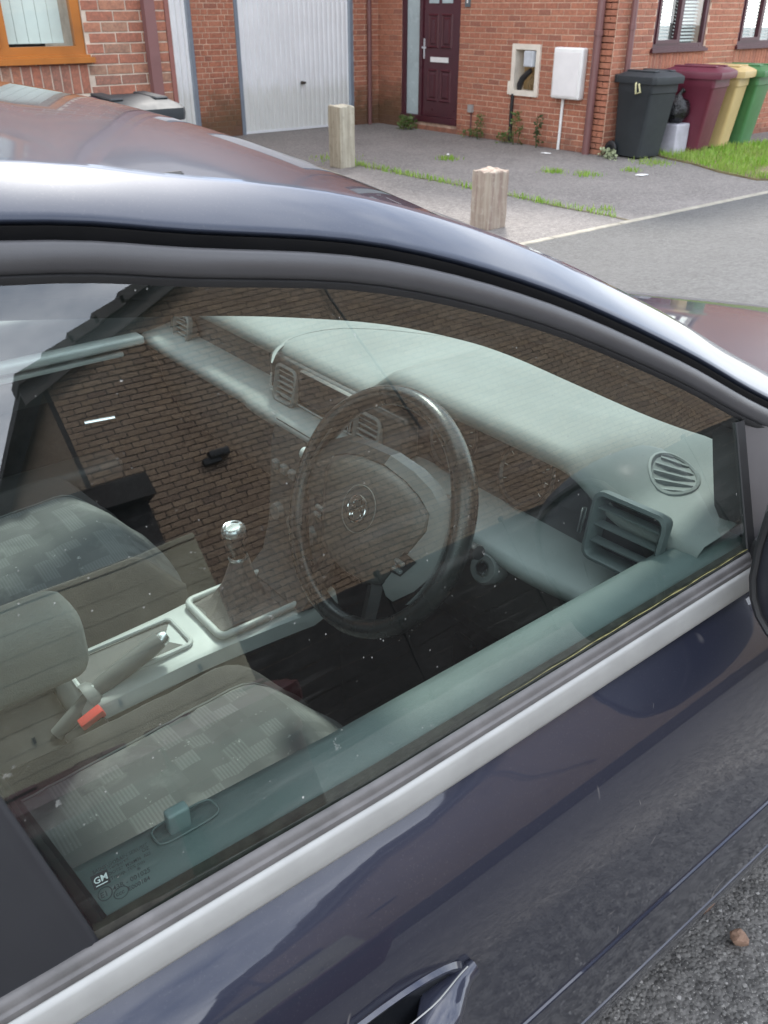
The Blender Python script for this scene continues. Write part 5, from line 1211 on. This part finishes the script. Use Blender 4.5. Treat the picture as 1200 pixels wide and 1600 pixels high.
# --- seats
def make_seat(Yc, dz, fx_):
    s = empty('seat', (.1, Yc, .3), None, None); s.parent = car; s.matrix_parent_inverse = parent_matrix(car).inverted()
    W = .262; nx, ny = 26, 28
    def ztop(u, t):          # u 0 rear..1 front, t -1..1
        bol = (.050 + dz * .4) * sstep(.62, .84, abs(t)) * (1 - .35 * u) - .13 * sstep(.82, 1.06, abs(t)) ** 1.5
        crownz = .022 * max(0, 1 - (t / .70) ** 2); seam_ = .007 * math.exp(-((u - .60) / .018) ** 2) * (abs(t) < .66) + .006 * math.exp(-((abs(t) - .69) / .03) ** 2)
        return .540 + dz + .034 * u + bol + crownz - .15 * sstep(.74, 1.10, u) ** 1.6 - seam_ + .0025 * mnoise.noise(Vector((u * 9, t * 5, Yc))) + .0015 * mnoise.noise(Vector((u * 26, t * 11, Yc)))
    def P_(u, t): 
        wd = W * (1 - .10 * sstep(.75, 1.05, u)); return Vector((lerp(.06, .625 + fx_, u) - .04 * abs(t) ** 3 * sstep(.7, 1, u), Yc + t * wd, ztop(u, t)))
    us = [i / nx * 1.04 for i in range(nx + 1)]; ts = [-1.04 + 2.08 * j / 52 for j in range(53)]
    ins = [t for t in ts if abs(t) <= .681]
    rows = [[P_(u, t) for t in ins] for u in us]; o = B().grid(rows).mk('cushion', m_fab, s, True, fixn=False); orient(o, (0, 0, 1))
    for sg in (-1, 1):
        tt = sorted([t for t in ts if t * sg >= .679], key=abs)
        rows = [[P_(u, t) for t in tt] + [P_(u, tt[-1]) + Vector((0, sg * .006, -.05)), P_(u, tt[-1]) + Vector((0, sg * .004, -.16))] for u in us]
        o = B().grid(rows).mk('side_bolster', m_bolst, s, True, fixn=False); orient(o, (0, sg * .5, 1))
        q = [P_(u, .68 * sg) + Vector((0, 0, .0015)) for u in us]; B().tube(q, .0022, 5).mk('piping', m_trim, s, True)
    o = B().grid([[P_(1.04, t) for t in ts], [P_(1.04, t) + Vector((-.015, 0, -.08)) for t in ts], [P_(1.04, t) + Vector((-.06, 0, -.16)) for t in ts]]).mk('front_valance', m_bolst, s, True, fixn=False); orient(o, (1, 0, 0))
    # backrest
    def Q(v, t):
        la = R(22); bol = .055 * sstep(.55, .85, abs(t)) * (1 - .4 * v) - .06 * sstep(.9, 1.04, abs(t)); w_ = W * (1 - .22 * v ** 2)
        up = v * .62; f_ = .095 + bol - .03 * v
        return Vector((.02 - up * math.sin(la) + f_ * math.cos(la) * .75, Yc + t * w_, .50 + up * math.cos(la) + f_ * math.sin(la) * .3))
    vs_ = [j / 20 for j in range(21)]
    rows = [[Q(v, t) for t in ins] for v in vs_]; o = B().grid(rows).mk('backrest', m_fab, s, True, fixn=False); orient(o, (1, 0, 0))
    for sg in (-1, 1):
        tt = sorted([t for t in ts if t * sg >= .679], key=abs)
        rows = [[Q(v, t) for t in tt] + [Q(v, tt[-1]) + Vector((-.06, 0, -.01)), Q(v, tt[-1]) + Vector((-.12, -sg * .02, -.02))] for v in vs_]
        o = B().grid(rows).mk('back_bolster', m_bolst, s, True, fixn=False); orient(o, (.6, sg * .5, 0))
    o = B().grid([[Q(1, t) for t in ts], [Q(1, t) + Vector((-.03, 0, .02)) for t in ts], [Q(1, t) + Vector((-.10, 0, .0)) for t in ts], [Q(0, t) + Vector((-.13, 0, .0)) for t in ts]]).mk('back_shell', m_trim, s, True, fixn=False)
    B().rbox((-.27, Yc - .13, 1.12), (-.17, Yc + .13, 1.30), .04, 4).mk('headrest', m_bolst, s, True)
    for sg in (-1, 1): B().tube([(-.22, Yc + sg * .06, 1.05), (-.22, Yc + sg * .06, 1.15)], .006, 8).mk('headrest_rod', m_chrome, s, True)
    return s
make_seat(.885, -.05, .02); make_seat(2 * YCEN - .885, 0.0, -.01)
rs = B().rbox((-.95, .55, .34), (-.45, 2 * YCEN - .55, .56), .06, 3).mk('rear_seat', m_bolst, car, True)
B().rbox((-1.15, .55, .50), (-.90, 2 * YCEN - .55, 1.08), .06, 3).mk('backrest', m_bolst, rs, True)
# --- centre console
cz = .512
cons = B(); rows = []
for x, z, hw in ((.80, .545, .112), (.765, .520, .108), (.745, cz, .106), (.68, cz, .100), (.56, cz - .002, .090), (.50, cz - .004, .086), (.30, cz - .012, .085), (.285, cz - .03, .083), (.28, cz - .10, .08)):
    rows.append([Vector((x, YCEN + a, zz)) for a, zz in ((-hw - .012, .24), (-hw - .004, z - .03), (-hw + .004, z - .004), (-hw + .014, z), (0, z + .002), (hw - .014, z), (hw - .004, z - .004), (hw + .004, z - .03), (hw + .012, .24))])
co = cons.grid([r_[1:8] for r_ in rows]).mk('centre_console', m_cons, car, True, fixn=False, sharp=50); orient(co, (0, 0, 1))
for q_ in (0, 7): B().grid([r_[q_:q_ + 2] for r_ in rows]).mk('console_side', m_carpet, co, fixn=False)
def rrect(cx, cy, a, b_, r, z, n=6, sk=0.0):
    out = []
    for qx, qy, s0 in ((a - r, b_ - r, 0), (-a + r, b_ - r, 90), (-a + r, -b_ + r, 180), (a - r, -b_ + r, 270)):
        for t in range(n + 1): an = R(s0 + 90 * t / n); out.append(Vector((cx + qx + r * math.cos(an), cy + qy + r * math.sin(an), z + sk * (qx + r * math.cos(an)))))
    return out
gx, gy = .652, YCEN
B().tube(rrect(gx, gy, .092, .072, .016, cz + .008), .0075, 10, True).mk('gear_frame', m_cons, co, True)
B().add(rrect(gx, gy, .088, .068, .014, cz + .005), [tuple(range(28))]).mk('gear_plate', m_dashd, co, fixn=False)
rows = []
for i in range(9):
    u = i / 8; z = cz + .006 + .115 * u ** 1.2; r_ = lerp(.074, .016, u ** .62); row = []
    for j in range(32):
        t = 2 * math.pi * j / 32; k_ = 1 + .13 * math.sin(4 * t + 3 * u) * (1 - u) + .10 * math.sin(7 * t + 9 * u + 1) * math.sin(math.pi * u) ; sq = 1 / max(abs(math.cos(t)), abs(math.sin(t))) ** (.7 * (1 - u))
        row.append(Vector((gx - .012 + .012 * u + r_ * k_ * sq * math.cos(t), gy + r_ * .82 * k_ * sq * math.sin(t), z)))
    rows.append(row)
B().grid(rows, True).mk('gear_gaiter', M('gaiter_leather', (.15, .132, .125), .45, 0, .2, 20, .3, 300), co, True)
kb = B().lathe([(.013, 0), (.0155, .004), (.0145, .012), (.017, .022), (.0215, .036), (.0235, .050), (.0232, .056)], 28, (gx - .004, gy, cz + .118), (-.06, 0, 1)).mk('gear_knob', m_leath, co, True)
B().lathe([(.0232, .056), (.0240, .060), (.0228, .067), (.0185, .0715), (.0150, .0705), (.0135, .0685), (.0, .069)], 28, (gx - .004, gy, cz + .118), (-.06, 0, 1)).mk('knob_ring', M('satin_chrome', (.70, .72, .72), .25, .9), kb, True)
B().lathe([(.0185, -.002), (.0195, .002), (.0175, .006)], 24, (gx - .004, gy, cz + .116), (-.06, 0, 1)).mk('knob_collar', MATS['satin_chrome'], kb, True)
# trays, ashtray lines
B().tube(rrect(.405, gy + .004, .108, .050, .014, cz + .001), .005, 8, True).mk('tray_rim', m_cons, co, True)
B().add(rrect(.405, gy + .004, .104, .046, .012, cz - .003), [tuple(range(28))]).mk('tray_floor', m_dashd, co, fixn=False)
# handbrake
hb0, hb1 = onY(160, 1070, 1.225), onY(258, 994, 1.225)
hd = (hb1 - hb0).normalized()
ho = B().tube([hb0 - hd * .10 - Vector((0, 0, .03)), hb0, hb0 + hd * .06, hb1 - hd * .03, hb1 - hd * .012, hb1 - hd * .006], [.014, .0165, .0185, .0175, .0155, .008], 16).mk('handbrake', m_trim, car, True)
B().tube([hb1 - hd * .016, hb1 - hd * .002, hb1 + hd * .004], [.0140, .0135, .009], 14).mk('release_button', MATS['satin_chrome'], ho, True)
B().lathe([(.034, -.01), (.030, .004), (.020, .012)], 20, hb0 - hd * .02 - Vector((0, 0, .010)), (hd.x, hd.y, hd.z)).mk('lever_boot', m_trim, ho, True)
# belt buckle
bk = onY(142, 1120, 1.165); B().rbox((-.022, -.011, -.012), (.022, .011, .005), .004, 2, Matrix.Translation(bk) @ Matrix.Rotation(R(-20), 4, 'Y')).mk('belt_buckle', M('buckle_red', (.62, .05, .035), .4), car, True)
B().rbox((-.055, -.015, -.055), (.016, .013, -.006), .006, 2, Matrix.Translation(bk) @ Matrix.Rotation(R(-20), 4, 'Y')).mk('buckle_case', m_rub, car, True)
# centre armrest
ar = B(); rows = []
for i in range(11):
    a = math.pi * .5 * i / 10; rows.append(None)
B().rbox((-.16, 1.125, .610), (.305, 1.245, .745), .045, 4).mk('armrest', m_arm, car, True)
# seat belt hanging from the pillar
wpt = spline([(-.06, .60, 1.12), (-.035, .60, .98), (-.02, .585, .80), (.0, .565, .62), (.02, .56, .45)], 5); rows = [[p + Vector((-.023, 0, 0)), p + Vector((.023, .004, 0))] for p in wpt]
B().grid(rows).mk('seat_belt', M('belt_black', (.02, .02, .02), .7), car, True, fixn=False)
# pedals in the footwell
for y in (.80, .90, 1.0): B().rbox((1.0, y - .03, .34), (1.02, y + .03, .42), .006, 1).mk('pedal', m_rub, car)
B().box((-.45, 1.17, .22), (.275, 1.37, .44)).mk('tunnel', m_carpet, car)
B().box((1.22, .5, .2), (1.25, 2 * YCEN - .5, .93)).mk('bulkhead', m_carpet, car)
# --- pebble-light dirt on the felt line and wipers
for y0, y1 in ((1.25, 1.9), (.65, 1.3)):
    z_ = .992; B().tube([(1.46 - .22 * ((y0 - YCEN) / .76) ** 2, y0, z_ - .0), (1.46 - .22 * ((y1 - YCEN) / .76) ** 2 , y1, z_)], .008, 6).mk('wiper', m_rub, car, True)
# moss in the gap between glass and waist seal
mo_ = [gpt(x, (zb(x) + .0432 - ZB) / CT, -.0015) + Vector((0, 0, .0006 * math.sin(x * 90))) for x in [.50 + .0125 * i for i in range(39)]]
B().tube(mo_, [max(.0001, .0002 + .0008 * sstep(0, 14, i) * (.55 + 1.1 * mnoise.noise(Vector((i * .9, 0, 0))))) for i in range(39)], 5).mk('moss_line', M('moss', (.20, .18, .075), .95, 0, .6, 90), car, True)
